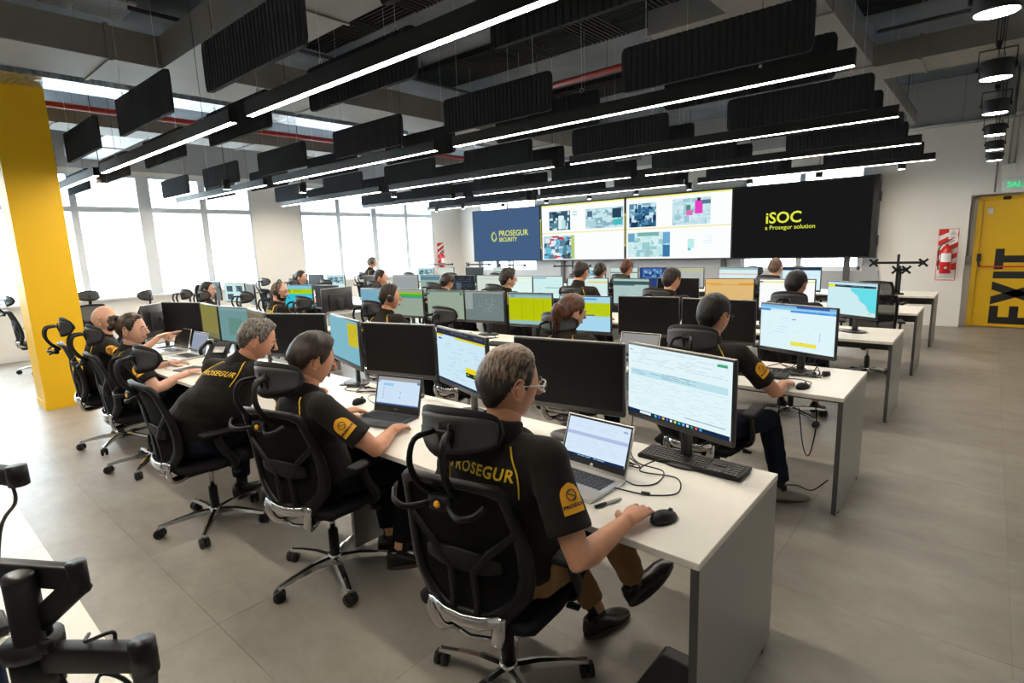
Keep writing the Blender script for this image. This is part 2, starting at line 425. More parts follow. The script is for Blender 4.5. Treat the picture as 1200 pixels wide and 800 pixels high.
# ------------------------------------------------------------------ door with EXIT
def door():
    dx, dy = -.225, 12.33
    d = struct(empty('door_1', (dx, dy, 0)))
    fr = MB()
    fr.box((.035, .01, 1.06), (.07, .10, 2.12), M['door_yellow']); fr.box((1.12, .01, 1.06), (.07, .10, 2.12), M['door_yellow']); fr.box((.5775, .01, 2.145), (1.155, .10, .07), M['door_yellow'])
    fr.build('door_frame', None, d)
    lf = MB().box((.5775, .025, 1.06), (1.01, .05, 2.10), M['door_yellow']).build('door_leaf', None, d)
    # letters read bottom-to-top (rotated 90 degrees ccw)
    T = Matrix.Translation((.60, -.003, .68)) @ Matrix(((0, -1, 0, 0), (0, 0, -1, 0), (1, 0, 0, 0), (0, 0, 0, 1)))
    lt = MB(); h = .62; hh = h/2
    def bar(x0, x1, y0, y1): lt.add([(x0, y0, 0), (x1, y0, 0), (x1, y1, 0), (x0, y1, 0)], [(0, 1, 2, 3)], M['ink'], T=T)
    # letter run along x (= up the door), letter height along y (= across the door, -x side is the top)
    s = .115; x = -.62
    bar(x, x+s, -hh, hh); [bar(x+s, x+.30, a, a+s) for a in (-hh, -s/2, hh-s)]
    x = -.30
    for q in (1, -1): lt.add([(x, -hh*q, 0), (x+.135, -hh*q, 0), (x+.39, hh*q, 0), (x+.255, hh*q, 0)], [(0, 1, 2, 3)], M['ink'], T=T)
    bar(.14, .14+s, -hh, hh)
    bar(.29, .63, hh-s, hh); bar(.4025, .4025+s, -hh, hh-s)
    lt.build('exit_lettering', None, d)
    pb = MB(); pb.cyl((.10, -.075, 1.02), (1.08, -.075, 1.02), .011, n=10, m=M['red_sign']); p = pb.build('push_bar', None, d)
    k = MB(); k.rbox((.085, -.045, 1.17), (.055, .05, .13), .01, M['ink']); k.tube([(.085, -.05, 1.12), (.085, -.07, 1.06), (.105, -.075, 1.02)], .013, 8, M['ink'])
    k.rbox((1.07, -.045, 1.03), (.05, .06, .10), .01, M['ink']); k.build('latch_box', None, d)
    MB().rbox((.17, -.005, 1.93), (.075, .02, .10), .008, M['white']).build('door_sensor', None, d)
    MB().rbox((.36, -.03, 2.13), (.10, .05, .045), .008, M['ink']).build('door_magnet', None, d)
door()

def wall_bits():
    y = YB
    # SALIDA sign
    s = empty('exit_sign', (.20, y-.02, 2.33), 0, 'white SALIDA exit sign with green letters above the yellow door', 'sign')
    MB().rbox((.08, 0, 0), (.46, .03, .20), .008, mat('acrylic', (.62, .70, .70), .3)).build('sign_plate', None, s)
    text_obj('lettering', 'SALIDA', .115, face_south(.10, -.018, -.01), M['green_sign'], s, bold=.003)
    jb = MB().rbox((.10, y-.03, 2.60), (.17, .06, .09), .006, M['white']).build('junction_box')
    tag(jb, 'white junction box on the wall above the exit sign', 'junction box')
    cd = MB()
    cd.tube(smooth_curve([(-.29, y-.02+.2, 1.20), (-.29, y+.18, 2.05), (-.24, y+.16, 2.16), (-.1, y+.12, 2.18), (.3, y+.12, 2.18)], 5), .016, 8, M['steel_pipe'])
    cd.rbox((-.29, y+.20, 1.12), (.09, .06, .14), .01, M['steel_pipe'])
    tag(cd.build('conduit'), 'galvanised conduit with a switch box bending along the door niche', 'conduit')
    for i, x in enumerate((-.03, .10, .17)):
        c = MB().cyl((x, y-.03, 2.22 if i == 0 else 2.64), (x, y-.03, 4.08), .013, n=8, m=M['steel_pipe']).build('conduit')
        tag(c, ('thin vertical conduit dropping to the door head', 'left of the two conduits rising from the white junction box', 'right of the two conduits rising from the white junction box')[i], 'conduit', 'conduits above the door')
    # extinguisher board on the right of the video wall
    def stripes(b, x0, x1, z0, z1, yy, n, w, lean):
        b.add([(x0, yy, z0), (x1, yy, z0), (x1, yy, z1), (x0, yy, z1)], [(0, 1, 2, 3)], M['red_sign'])
        H = z1-z0; W = x1-x0
        for i in range(n):
            za = z0+H*(i+.28)/n - lean*.5
            # parallelogram clipped to the board
            poly = [(x0, za), (x1, za+lean), (x1, za+lean+w), (x0, za+w)]
            zz = [(px_, min(max(pz, z0), z1)) for px_, pz in poly]
            if zz[2][1]-zz[1][1] < .001 and zz[3][1]-zz[0][1] < .001: continue
            b.add([(p[0], yy-.001, p[1]) for p in zz], [(0, 1, 2, 3)], M['white_sign'])
    bd = empty('safety_board', (-.56, y-.004, 1.23), 0, 'red and white striped board behind the fire extinguisher right of the video wall', 'sign')
    b = MB(); b.box((0, 0, 0), (.272, .006, .87), M['red_sign']); b.box((0, -.0035, -.34), (.255, .002, .17), M['white_sign']); b.box((.0, -.005, -.375), (.255, .001, .006), M['red_sign'])
    stripes(b, -.13, .13, -.25, .43, -.0045, 4, .085, .15)
    b.box((.06, -.0065, .345), (.125, .002, .165), M['white_sign'])
    b.add([(.01, -.009, .33), (.11, -.009, .33), (.06, -.009, .41)], [(0, 1, 2)], M['alu'])
    b.build('striped_panel', None, bd)
    text_obj('class_letters', 'ABC', .045, face_south(.06, -.009, .295), M['red_sign'], bd)
    def extinguisher(loc, sc, label, rz=0):
        e = empty('fire_extinguisher', loc, rz, label, 'extinguisher'); e.scale = (sc, sc, sc)
        R = mat('extinguisher_red', (.62, .012, .008), .25, coat=.4)
        pr = [(.0, 0), (.075, 0), (.082, .01), (.082, .36), (.072, .42), (.045, .46), (.022, .475), (.022, .50)]
        bm_ = MB(); bm_.ring([[(r*math.cos(2*PI*j/20), r*math.sin(2*PI*j/20), z) for j in range(20)] for r, z in [(max(a, .001), c) for a, c in pr]], R); bm_.build('cylinder', None, e)
        lb = MB(); ang = [PI*1.5-1.0+2.0*i/10 for i in range(11)]
        lb.ring([[(.0832*math.cos(a), .0832*math.sin(a), z) for a in ang] for z in (.20, .35)], M['paper'], closed=False, caps=False); lb.build('label', None, e)
        gg = MB(); gg.cyl((.01, -.083, .10), (.01, -.088, .10), .022, n=14, m=M['paper']); gg.build('inspection_disc', None, e)
        hv = MB(); hv.cyl((0, 0, .49), (0, 0, .53), .02, n=10, m=M['alu']); hv.box((.03, 0, .545), (.13, .018, .012), M['ink'], Matrix.Rotation(-.25, 3, 'Y')); hv.box((.03, 0, .575), (.13, .018, .012), M['ink'], Matrix.Rotation(-.5, 3, 'Y')); hv.build('lever', None, e)
        hs = MB(); hs.tube(smooth_curve([(-.02, 0, .52), (-.07, -.01, .50), (-.11, -.01, .40), (-.105, -.01, .2), (-.10, -.01, .08)], 5), .010, 8, M['ink']); hs.build('hose', None, e)
    extinguisher((-.565, y-.10, .92), .98, 'red fire extinguisher hung on the striped board right of the video wall')
    bl = empty('safety_board', (XL+.006, 11.26, 1.42), PI/2, 'narrow striped board on the far left window wall', 'sign')
    b2 = MB(); stripes(b2, -.12, .12, -.30, .36, -.003, 4, .08, .14); b2.box((0, .0, .03), (.25, .004, .68), M['red_sign']); b2.build('striped_panel', None, bl)
    extinguisher((XL+.10, 11.22, 1.02), .95, 'small red fire extinguisher on the far left window wall', PI/2)
wall_bits()

# ------------------------------------------------------------------ ceiling services
def ducts():
    def duct(label, x0, x1, y0, y1, z0, z1, axis, m, seams):
        d = empty('air_duct', ((x0+x1)/2, (y0+y1)/2, z0), 0, label, 'duct')
        MB().box((0, 0, (z1-z0)/2), (x1-x0, y1-y0, z1-z0), m).build('duct_body', None, d)
        for s in seams:
            if axis == 'y': c = (0, s-(y0+y1)/2, (z1-z0)/2); dd = (x1-x0+.03, .03, z1-z0+.03)
            else: c = (s-(x0+x1)/2, 0, (z1-z0)/2); dd = (.03, y1-y0+.03, z1-z0+.03)
            MB().box(c, dd, m).build('duct_flange', None, d)
        return d
    duct('large grey duct running away at the top left, nearest the camera', -6.83, -6.05, -2.0, 11.6, 3.40, 3.68, 'y', M['duct'], (-.4, 1.72, 3.9, 6.1, 8.3))
    duct('grey duct branch crossing from the large left duct to the right', -6.05, -1.75, 2.13, 2.75, 3.40, 3.68, 'x', M['duct'], (-4.9, -3.95, -2.6))
    duct('long grey duct running to the back above the right desk ends', -1.75, -1.12, .2, 11.8, 3.40, 3.60, 'y', M['duct'], (4.1, 5.35, 7.3))
    dr = duct('grey cross duct above the right aisle with a square air grille', -1.12, 2.5, 7.40, 8.05, 3.40, 3.62, 'x', M['duct'], (-.72,))
    g = MB(); g.box((.35-.69, 0, -.012), (.42, .50, .02), M['white']); g.box((.35-.69, 0, -.024), (.34, .42, .006), M['paper']); g.build('air_grille', None, dr)
    duct('short grey duct box joining the right duct over the second row', -2.42, -1.75, 4.75, 5.06, 3.40, 3.60, 'x', M['duct'], ())
    duct('shiny foil duct beside the top of the yellow column', -7.93, -7.45, -2.0, 6.2, 3.50, 3.66, 'y', M['foil'], ())
    duct('flat grey beam casing left of the foil duct', -9.72, -9.15, -2.0, 11.5, 3.40, 3.62, 'y', M['duct'], (1.9, 4.4, 7))
    duct('pale cross duct between the left windows and the large duct', -12.3, -9.72, 2.6, 3.1, 3.42, 3.62, 'x', mat('pale_duct', (.42, .43, .44), .5), (-10.9,))
    duct('shiny foil duct section beyond the first', -7.93, -7.45, 6.9, 11.4, 3.50, 3.66, 'y', M['foil'], ())
    for i, (x, z) in enumerate(((-8.46, 3.46),)):
        t = empty('sprinkler_pipe', (x, 4.5, z), 0, 'red sprinkler pipe running along beside the foil ducts', 'pipe')
        b = MB(); b.cyl((0, -6, 0), (0, 7, 0), .035, n=10, m=M['red']); b.build('pipe', None, t)
        for y in (-4, -1.5, 1, 3.5, 6): MB().cyl((0, y, .03), (0, y, ZC-z), .006, n=6, m=M['dark_pipe']).build('hanger', None, t)
    t = empty('sprinkler_pipe', (-3.2, 6.0, 3.62), 0, 'red sprinkler pipe crossing above the third row of baffles', 'pipe')
    MB().cyl((-1.7, 0.05, 0), (1.4, -.05, 0), .035, n=10, m=M['red']).build('pipe', None, t)
    for x in (-1.4, 1.2): MB().cyl((x, .0, .03), (x, 0, ZC-3.62), .006, n=6, m=M['dark_pipe']).build('hanger', None, t)
    t = empty('sprinkler_pipe', (-.9, 5.2, 3.86), 0, 'red pipe end above the right duct', 'pipe')
    MB().cyl((-.3, 0, 0), (.5, .0, 0), .04, n=10, m=M['red']).build('pipe', None, t)
    for lab, a, b_ in (('thin dark pipe close to the ceiling over the second row', (-6.3, 4.55, 3.98), (-3.4, 4.55, 3.98)), ('thin dark pipe along the ceiling over the right aisle', (-1.1, 7.3, 3.72), (2.2, 7.3, 3.72)), ('thin dark pipe along the ceiling over the first row', (-6.0, 1.9, 3.85), (-5.95, 6.4, 3.85)), ('grey pipe running along the top of the back wall', (-1.5, 12.0, 3.36), (2.4, 12.0, 3.36))):
        o = MB().cyl(a, b_, .02 if 'grey' not in lab else .03, n=8, m=M['dark_pipe'] if 'grey' not in lab else M['steel_pipe'])
        for s in (.25, .75):
            p = Vector(a).lerp(Vector(b_), s); o.cyl(p, (p.x, p.y, ZC), .006, n=6)
        tag(o.build('pipe'), lab, 'pipe')
    # perforated grey plate near the ceiling at the top left
    pp = empty('perforated_panel', (-6.42, 1.72, 3.96), 0, 'pale perforated metal panel at the ceiling top left', 'panel')
    PM = bpy.data.materials.new('perforated'); PM.use_nodes = True; nt = PM.node_tree; bs = nt.nodes['Principled BSDF']
    v = nt.nodes.new('ShaderNodeTexVoronoi'); v.inputs['Scale'].default_value = 26; v.inputs['Randomness'].default_value = 0.25; tcn = nt.nodes.new('ShaderNodeTexCoord')
    r = nt.nodes.new('ShaderNodeValToRGB'); r.color_ramp.elements[0].position = .32; r.color_ramp.elements[0].color = (.01, .01, .01, 1); r.color_ramp.elements[1].position = .36; r.color_ramp.elements[1].color = (.45, .43, .38, 1)
    nt.links.new(tcn.outputs['Object'], v.inputs[0]); nt.links.new(v.outputs[0], r.inputs[0]); nt.links.new(r.outputs[0], bs.inputs['Base Color'])
    MB().box((0, 0, 0), (.50, .62, .02), PM).build('plate', None, pp)
    # slatted acoustic panels on the ceiling
    def slatpanel(x0, x1, y0, y1, label):
        t = empty('acoustic_ceiling_panel', ((x0+x1)/2, (y0+y1)/2, ZC-.05), 0, label, 'acoustic panel', 'slatted ceiling panels')
        MB().box((0, 0, .03), (x1-x0, y1-y0, .015), M['slat']).build('backing', None, t)
        s = MB(); W = x1-x0; D = y1-y0; k = 0; nb = int(W/.5)
        for b in range(nb):
            xa = -W/2+b*W/nb
            if b % 2 == 0:
                n = int(D/.055)
                for i in range(n): s.box((xa+W/nb/2, -D/2+(i+.5)*D/n, 0), (W/nb-.01, .028, .045), M['slat'])
            else:
                n = int(W/nb/.055)
                for i in range(n): s.box((xa+(i+.5)*W/nb/n, 0, 0), (.028, D, .045), M['slat'])
        s.build('slats', None, t)['kind'] = 'stuff'
    slatpanel(-6.35, -1.9, 3.15, 4.1, 'dark slatted acoustic panel on the ceiling above the second row')
    slatpanel(-6.4, -1.9, 5.42, 6.24, 'long dark slatted acoustic panel on the ceiling above the third row')
    slatpanel(-6.0, -1.9, 7.7, 8.5, 'dark slatted acoustic panel on the ceiling above the fourth row')
    slatpanel(-1.3, .3, 6.2, 6.98+.75, 'dark slatted acoustic panel on the ceiling over the right aisle')
    slatpanel(-11.2, -9.9, 4.4, 5.2, 'dark slatted acoustic panel on the ceiling near the left windows')
ducts()

# rough concrete downstand at the top right of the back wall
struct(MB().box((1.35, 11.82, 3.72), (2.46, .50, .74), M['concrete_light']).build('trim_7'))
# ------------------------------------------------------------------ linear lights, baffles, spots
ROWY = [2.03+2.07*i for i in range(5)]+[-.04]
ORD = ['nearest', 'second', 'third', 'fourth', 'farthest', 'overhead', 'rearmost']
SIDE3 = ['right-hand', 'middle', 'left-hand']
def linear_lights():
    L = 3.5
    led = emi('led_diffuser', (1.0, .90, .76), LED_STRENGTH)
    root = empty('linear_light', (-2.47, ROWY[0], 2.655), 0, 'x', 'ceiling light', 'suspended linear lights')
    h = MB(); h.box((0, 0, .055), (L, .06, .09), M['lampblack']); h.box((0, .027, .005), (L, .006, .012), M['lampblack']); h.box((0, -.027, .005), (L, .006, .012), M['lampblack'])
    h.box((L/2-.002, 0, .05), (.004, .06, .10), M['lampblack']); h.box((-L/2+.002, 0, .05), (.004, .06, .10), M['lampblack']); h.build('housing', None, root)
    MB().box((0, 0, .004), (L-.01, .048, .008), led).build('diffuser', None, root)
    for x in (-1.2, 1.2):
        c = MB(); c.cyl((x, 0, .10), (x, 0, ZC-2.655), .0022, n=5, m=M['ink']); c.cyl((x, 0, .10), (x, 0, .125), .009, n=8, m=M['alu']); c.build('suspension_cable', None, root)
    first = True
    for i, y in enumerate(ROWY):
        for k, xc in enumerate((-2.47, -6.24, -10.02)):
            lab = '%s linear light of the %s row of lights' % (SIDE3[k], ORD[i])
            lab = 'black suspended LED bar, '+lab
            if first: root['label'] = lab; first = False
            else: copy_tree(root, None, (xc, y, 2.655), 0, lab)
linear_lights()

def baffle_mesh():
    W, H, T, r = 1.22, .30, .030, .045; n = 168
    b = MB(); xs = [-W/2+W*i/n for i in range(n+1)]
    def ext(x):
        d = W/2-abs(x)
        return 0 if d >= r else r-math.sqrt(max(0, r*r-(r-d)**2))
    cols = []
    for i, x in enumerate(xs):
        k = ext(x); rib = .0075 if i % 6 in (1, 2, 3, 4) else 0
        edge = 1 if 3 < i < n-3 else 0
        t = T/2-.004+rib*edge; cols.append([(x, -t, k+.004*edge), (x, -t, H-k-.004*edge), (x, t, H-k-.004*edge), (x, t, k+.004*edge)])
    b.ring([[Vector(p) for p in c] for c in cols], M['felt'], smooth=False)
    return b.mesh('baffle_panel')
def baffles():
    me = baffle_mesh()
    root = empty('acoustic_baffle', (0, 0, 0), 0, 'x', 'acoustic baffle', 'hanging acoustic baffles')
    link('panel', me, root)
    for x in (-.43, .43):
        c = MB(); c.cyl((x, 0, .33), (x, 0, ZC-2.68), .0016, n=4, m=M['alu'])
        c.tube([(x+.018*math.sin(a), 0, .318+.018*math.cos(a)) for a in [i*PI/4 for i in range(9)]], .0028, 5, M['alu']); c.build('suspension_cable', None, root)
    first = True
    NTH = ['rightmost', 'second from the right', 'third from the right', 'fourth from the right', 'fifth from the right', 'sixth from the right']
    for i, y in enumerate(ROWY[:5]):
        for s, (off, x0) in enumerate(((-.40, -.86), (.34, -.89))):
            for k in range(6):
                if i == 0 and k == 0 and s == 0: pass
                x = x0-.61-1.835*k
                lab = 'ribbed charcoal baffle %s the %s row of lights, %s' % ('in front of' if s == 0 else 'behind', ORD[i], NTH[k])
                if first:
                    root.location = (x, y+off, 2.68); root['label'] = lab; first = False; continue
                copy_tree(root, None, (x, y+off, 2.68), 0, lab)
    # one more, behind the row of lights directly over the camera
baffles()

def spots():
    lens = emi('spot_lens', (1.0, .93, .82), SPOT_STRENGTH)
    # pendant drums with a yoke over the right aisle
    root = empty('pendant_spotlight', (-.07, 3.5, 2.6), 0, 'x', 'spotlight', 'drum pendants over the right aisle')
    b = MB(); n = 24
    b.ring([[(r*math.cos(2*PI*j/n), r*math.sin(2*PI*j/n), z) for j in range(n)] for r, z in ((.082, .006), (.088, 0), (.090, .01), (.090, .10), (.086, .108), (.02, .112))], M['lampblack']); b.build('drum', None, root)
    MB().cyl((0, 0, .003), (0, 0, .0055), .080, n=24, m=lens).build('lens', None, root)
    y = MB(); y.tube([(-.094, 0, .07), (-.094, 0, .18), (.094, 0, .18), (.094, 0, .07)], .005, 6, M['lampblack'], smooth=False)
    for s in (-1, 1): y.cyl((s*.09, 0, .07), (s*.104, 0, .07), .014, n=8, m=M['lampblack'])
    y.cyl((0, 0, .18), (0, 0, .23), .014, n=8, m=M['lampblack']); y.build('yoke', None, root)
    c = MB(); c.cyl((-.015, 0, .2), (-.02, 0, ZC-2.6), .004, n=5, m=M['ink']); c.cyl((.015, 0, .2), (.02, 0, ZC-2.6), .004, n=5, m=M['ink']); c.build('cable', None, root)
    labs = ['black drum pendant cut by the top edge over the right aisle, nearest', 'large black drum pendant over the right aisle, second nearest', 'black drum pendant over the right aisle, third nearest', 'black drum pendant over the right aisle, third from the far end', 'small black drum pendant over the right aisle, second from the far end', 'small black drum pendant over the right aisle, farthest']
    for i, l in enumerate(labs):
        yy = 3.47+1.46*i
        if i == 0: root.location = (-.07, yy, 2.6); root['label'] = l
        else: copy_tree(root, None, (-.07, yy, 2.6), 0, l)
    # small cylinders in front of the video wall and along the left side
    r2 = empty('cylinder_spotlight', (-1.13, 10.75, 2.60), 0, 'x', 'spotlight', 'small cylinder spotlights')
    b = MB(); n = 16
    b.ring([[(r*math.cos(2*PI*j/n), r*math.sin(2*PI*j/n), z) for j in range(n)] for r, z in ((.050, .012), (.054, 0), (.057, .005), (.057, .13), (.05, .138), (.012, .14))], M['lampblack']); b.build('body', None, r2)
    MB().cyl((0, 0, .004), (0, 0, .010), .049, n=16, m=lens).build('lens', None, r2)
    MB().cyl((0, 0, .13), (0, 0, ZC-2.6), .005, n=6, m=M['ink']).build('cable', None, r2)
    P = [(-1.16, 10.75, 'rightmost small cylinder spotlight, right of the black screen'), (-2.33, 10.85, 'small cylinder spotlight above the black screen with yellow letters, right one'), (-3.47, 10.85, 'small cylinder spotlight above the black screen with yellow letters, left one'), (-4.62, 10.85, 'small cylinder spotlight above the right end of the right white screen'), (-5.75, 10.8, 'small cylinder spotlight above the left part of the right white screen'), (-6.9, 10.8, 'small cylinder spotlight above the middle of the left white screen'), (-8.1, 10.8, 'small cylinder spotlight above the left end of the left white screen'),
         (-9.3, 10.6, 'small cylinder spotlight above the blue-grey screen, right one'), (-10.4, 10.3, 'small cylinder spotlight above the blue-grey screen, left one'), (-11.3, 10.2, 'small cylinder spotlight nearest the left back corner'),
         (-8.6, 2.15, 'small cylinder spotlight left of the nearest light bar end, beside the column'), (-8.55, 3.66, 'small cylinder spotlight hanging before the left windows, nearest'), (-8.5, 4.82, 'small cylinder spotlight hanging before the left windows, second'), (-8.45, 6.6, 'small cylinder spotlight hanging before the left windows, third'), (-8.3, 7.95, 'small cylinder spotlight hanging before the left windows, farthest')]
    for i, (x, y, l) in enumerate(P):
        if i == 0: r2.location = (x, y, 2.6); r2['label'] = l
        else: copy_tree(r2, None, (x, y, 2.6), 0, l)
spots()
# ------------------------------------------------------------------ desks
DY0, DY1, DZ, PITCH = 1.44, 2.225, .735, 2.07
def bench(label, x0, x1, y0, y1, seams, feet=True, zt=DZ):
    d = empty('bench_desk', ((x0+x1)/2, (y0+y1)/2, 0), 0, label, 'desk', None); cx, cy = (x0+x1)/2, (y0+y1)/2
    xs = [x0]+sorted(seams)+[x1]
    for a, b in zip(xs[:-1], xs[1:]):
        t = MB(); t.rbox(((a+b)/2-cx, 0, zt-.0125), (b-a-.003, y1-y0, .025), .002, M['desk'], seg=1, smooth=False); t.build('tabletop', None, d)
        g = MB(); g.cyl(((a+b)/2-cx+.25, .25, zt), ((a+b)/2-cx+.25, .25, zt+.003), .035, n=20, m=M['edge']); g.build('cable_grommet', None, d)
    for x, m_ in ((x1-.015, 1), (x0+.015, -1)):
        p = MB(); p.box((x-cx, 0, (zt-.025+.02)/2), (.025, y1-y0-.012, zt-.045), M['panel']); p.box((x-cx, -(y1-y0)/2+.004, (zt-.005)/2), (.026, .003, zt-.045), M['edge'])
        for yy in (-.3, .3): p.cyl((x-cx, yy, 0), (x-cx, yy, .022), .014, n=8, m=M['edge'])
        p.build('end_panel', None, d)
    for x in seams:
        p = MB(); p.box((x-cx, .0, zt/2-.01), (.025, y1-y0-.25, zt-.06), M['panel']); p.build('divider_panel', None, d)
    b = MB(); b.box((0, -.18, zt-.055), (x1-x0-.08, .05, .055), M['edge']); b.box((0, .16, zt-.055), (x1-x0-.08, .05, .055), M['edge']); b.box((0, .22, zt-.16), (x1-x0-.08, .20, .012), M['edge']); b.box((0, .125, zt-.13), (x1-x0-.08, .012, .07), M['edge'])
    b.build('cable_tray', None, d)
    return d
RX = -.56
bench('white bench desk of the nearest row with grey end panel', -6.75, RX, DY0, DY1, (-2.57, -4.66))
bench('white bench desk of the second row with grey end panel', -10.9, RX, DY0+PITCH, DY1+PITCH, (-2.62, -4.7, -6.8, -8.9))
bench('white bench desk of the third row with grey end panel', -11.3, RX, DY0+2*PITCH, DY1+2*PITCH, (-2.62, -4.7, -6.8, -8.9))
bench('white bench desk of the fourth row with grey end panel', -11.3, RX, DY0+3*PITCH, DY1+3*PITCH, (-2.62, -4.7, -6.8, -8.9))
bench('white bench desk of the farthest row below the video wall', -11.3, RX+.02, DY0+4*PITCH, DY1+4*PITCH, (-2.62, -4.7, -6.8, -8.9))
bench('white desk cut by the left edge in the foreground', -4.2, -.50, -.53, .255, (-2.3,))

# ------------------------------------------------------------------ chairs
def chair_proto(kind='mesh'):
    t = empty('office_chair', (0, 0, 0), 0, 'x', 'chair')
    B = M['black']; C = M['chrome']
    # five-star base
    hub = MB(); hub.ring([[(r*math.cos(2*PI*j/16), r*math.sin(2*PI*j/16), z) for j in range(16)] for r, z in ((.030, .055), (.036, .06), (.036, .115), (.030, .12))], C)
    hub.build('hub', None, t)
    arm = MB(); rings = []
    for s, w, h, z in ((.03, .024, .022, .088), (.12, .021, .019, .092), (.22, .017, .014, .083), (.31, .014, .010, .068)):
        rings.append([(s, -w, z-h*.6), (s, w, z-h*.6), (s, w*.75, z+h*.7), (s, 0, z+h), (s, -w*.75, z+h*.7)])
    arm.ring([[Vector(p) for p in r] for r in rings], C, smooth=False); arm.cyl((.30, 0, .045), (.30, 0, .078), .010, n=8, m=C); am = arm.mesh('base_arm')
    cs = MB()
    for sy in (-1, 1):
        cs.cyl((0, sy*.006, .0), (0, sy*.024, .0), .029, n=16, m=M['black_rubber']); cs.cyl((0, sy*.024, 0), (0, sy*.0265, 0), .018, n=12, m=B)
    cs.box((0, 0, .012), (.03, .05, .030), B); cm = cs.mesh('caster')
    for k in range(5):
        a = PI/2+.35+2*PI*k/5
        o = link('base_arm', am, t, (0, 0, 0), (0, 0, a))
        link('caster', cm, o, (.305, 0, .0295), (0, 0, .7+k))
    g = MB(); g.cyl((0, 0, .11), (0, 0, .25), .027, .025, 12, B); g.cyl((0, 0, .25), (0, 0, .40), .014, n=10, m=C); g.build('gas_column', None, t)
    me = MB(); me.rbox((0, -.02, .41), (.15, .24, .045), .015, B); me.tube([(.06, .05, .405), (.20, .07, .400), (.26, .06, .385)], .008, 6, B); me.tube([(-.06, .0, .405), (-.20, .0, .40), (-.25, -.02, .385)], .008, 6, B)
    me.rbox((.245, .06, .385), (.05, .03, .012), .004, B); me.build('tilt_mechanism', None, t)
    # seat
    s = MB(); prof = []
    for y, w, z, th in ((-.23, .205, .470, .045), (-.20, .235, .474, .06), (-.05, .25, .468, .07), (.10, .252, .474, .07), (.20, .245, .478, .07), (.265, .225, .462, .055), (.285, .20, .448, .03)):
        prof.append([(w*math.cos(2*PI*j/20)*(1 if True else 1), y, z-th/2+.01+th/2*math.copysign(abs(math.sin(2*PI*j/20))**.6, math.sin(2*PI*j/20))) for j in range(20)])
    s.ring(prof, M['blue_fabric'] if kind == 'blue' else M['fabric']); s.build('seat', None, t)
    sp = MB(); sp.rbox((0, .01, .428), (.40, .40, .03), .012, B); sp.build('seat_pan', None, t)
    # back geometry helper: s along height 0..0.5 -> y, z with a slight recline and curve
    def bp(x, s, off=0.0):
        y = -.238-.155*s+.022*math.sin(s*6.0) - off + .75*x*x
        return Vector((x, y, .462+s*.98))
    if kind == 'rect':
        def edge(n=10): return [(-.20, .06), (-.215, .25), (-.215, .50), (-.20, .53), (.20, .53), (.215, .50), (.215, .25), (.20, .06)]
    else:
        def edge(): return [(-.12, .0), (-.175, .06), (-.225, .17), (-.228, .30), (-.205, .46), (-.17, .505), (-.06, .515), (.06, .515), (.17, .505), (.205, .46), (.228, .30), (.225, .17), (.175, .06), (.12, .0)]
    e = edge(); fr = MB()
    if kind == 'rect': OUT = [(-.205, .04), (-.222, .15), (-.225, .30), (-.222, .46), (-.20, .53), (-.10, .54), (0, .543)]; IN = [(-.165, .075), (-.190, .15), (-.193, .30), (-.190, .45), (-.165, .50), (-.09, .508), (0, .51)]
    else: OUT = [(-.130, -.01), (-.175, .045), (-.224, .11), (-.238, .19), (-.232, .28), (-.214, .38), (-.192, .50), (-.165, .522), (-.08, .530), (0, .532)]; IN = [(-.075, .04), (-.125, .075), (-.172, .13), (-.188, .19), (-.190, .28), (-.180, .38), (-.164, .470), (-.13, .486), (-.07, .496), (0, .498)]
    OUT = OUT+[(-x, q) for x, q in OUT[-2::-1]]; IN = IN+[(-x, q) for x, q in IN[-2::-1]]
    sub = []
    for L_ in (OUT, IN):
        r_ = []
        for i in range(len(L_)):
            p, q = L_[i], L_[(i+1) % len(L_)]
            for k in range(3): r_.append((p[0]+(q[0]-p[0])*k/3, p[1]+(q[1]-p[1])*k/3))
        sub.append(r_)
    nn = len(sub[0]); V = []
    for o_, dx in ((.016, .0), (.013, -.004), (-.006, -.004), (-.008, 0)):
        pass
    prof = [(0, .004, .25), (1, .016, .0), (1, -.004, 1)]
    loops = []
    for t_, off in ((0.0, .002), (.12, .018), (.5, .022), (.88, .018), (1.0, .002), (.9, -.008), (.1, -.008)):
        loops.append([bp(sub[0][i][0]*(1-t_)+sub[1][i][0]*t_, sub[0][i][1]*(1-t_)+sub[1][i][1]*t_, off) for i in range(nn)])
    vs_ = [p for l_ in loops for p in l_]; fs_ = []
    for k in range(len(loops)):
        k2 = (k+1) % len(loops)
        for i in range(nn): i2 = (i+1) % nn; fs_.append((k*nn+i, k*nn+i2, k2*nn+i2, k2*nn+i))
    fr.add(vs_, fs_, B, True); fr.build('back_frame', None, t)
    pm = MB(); rows = 9; cols = 8; cx_ = []
    def half(s_):
        ee = [(x, q) for x, q in e if x > 0]; ee = sorted(ee, key=lambda q: q[1])
        for (xa, sa), (xb, sb) in zip(ee[:-1], ee[1:]):
            if sa <= s_ <= sb and sb > sa: return xa+(xb-xa)*(s_-sa)/(sb-sa)
        return ee[-1][0]
    smin = min(q for _, q in e); smax = max(q for _, q in e)-.008
    for i in range(rows+1):
        s_ = smin+.004+(smax-smin-.004)*i/rows; h = half(s_)
        cx_.append([bp(-h+2*h*j/cols, s_, -.004-.006*math.sin(PI*i/rows)*(1-abs(2*j/cols-1)**2)) for j in range(cols+1)])
    back = [[p+Vector((0, -.006, 0)) for p in r] for r in cx_]
    vs = [p for r in cx_ for p in r]+[p for r in back for p in r]; fs = []; N = (rows+1)*(cols+1)
    for i in range(rows):
        for j in range(cols):
            a = i*(cols+1)+j; fs.append((a, a+1, a+cols+2, a+cols+1)); fs.append((N+a, N+a+cols+1, N+a+cols+2, N+a+1))
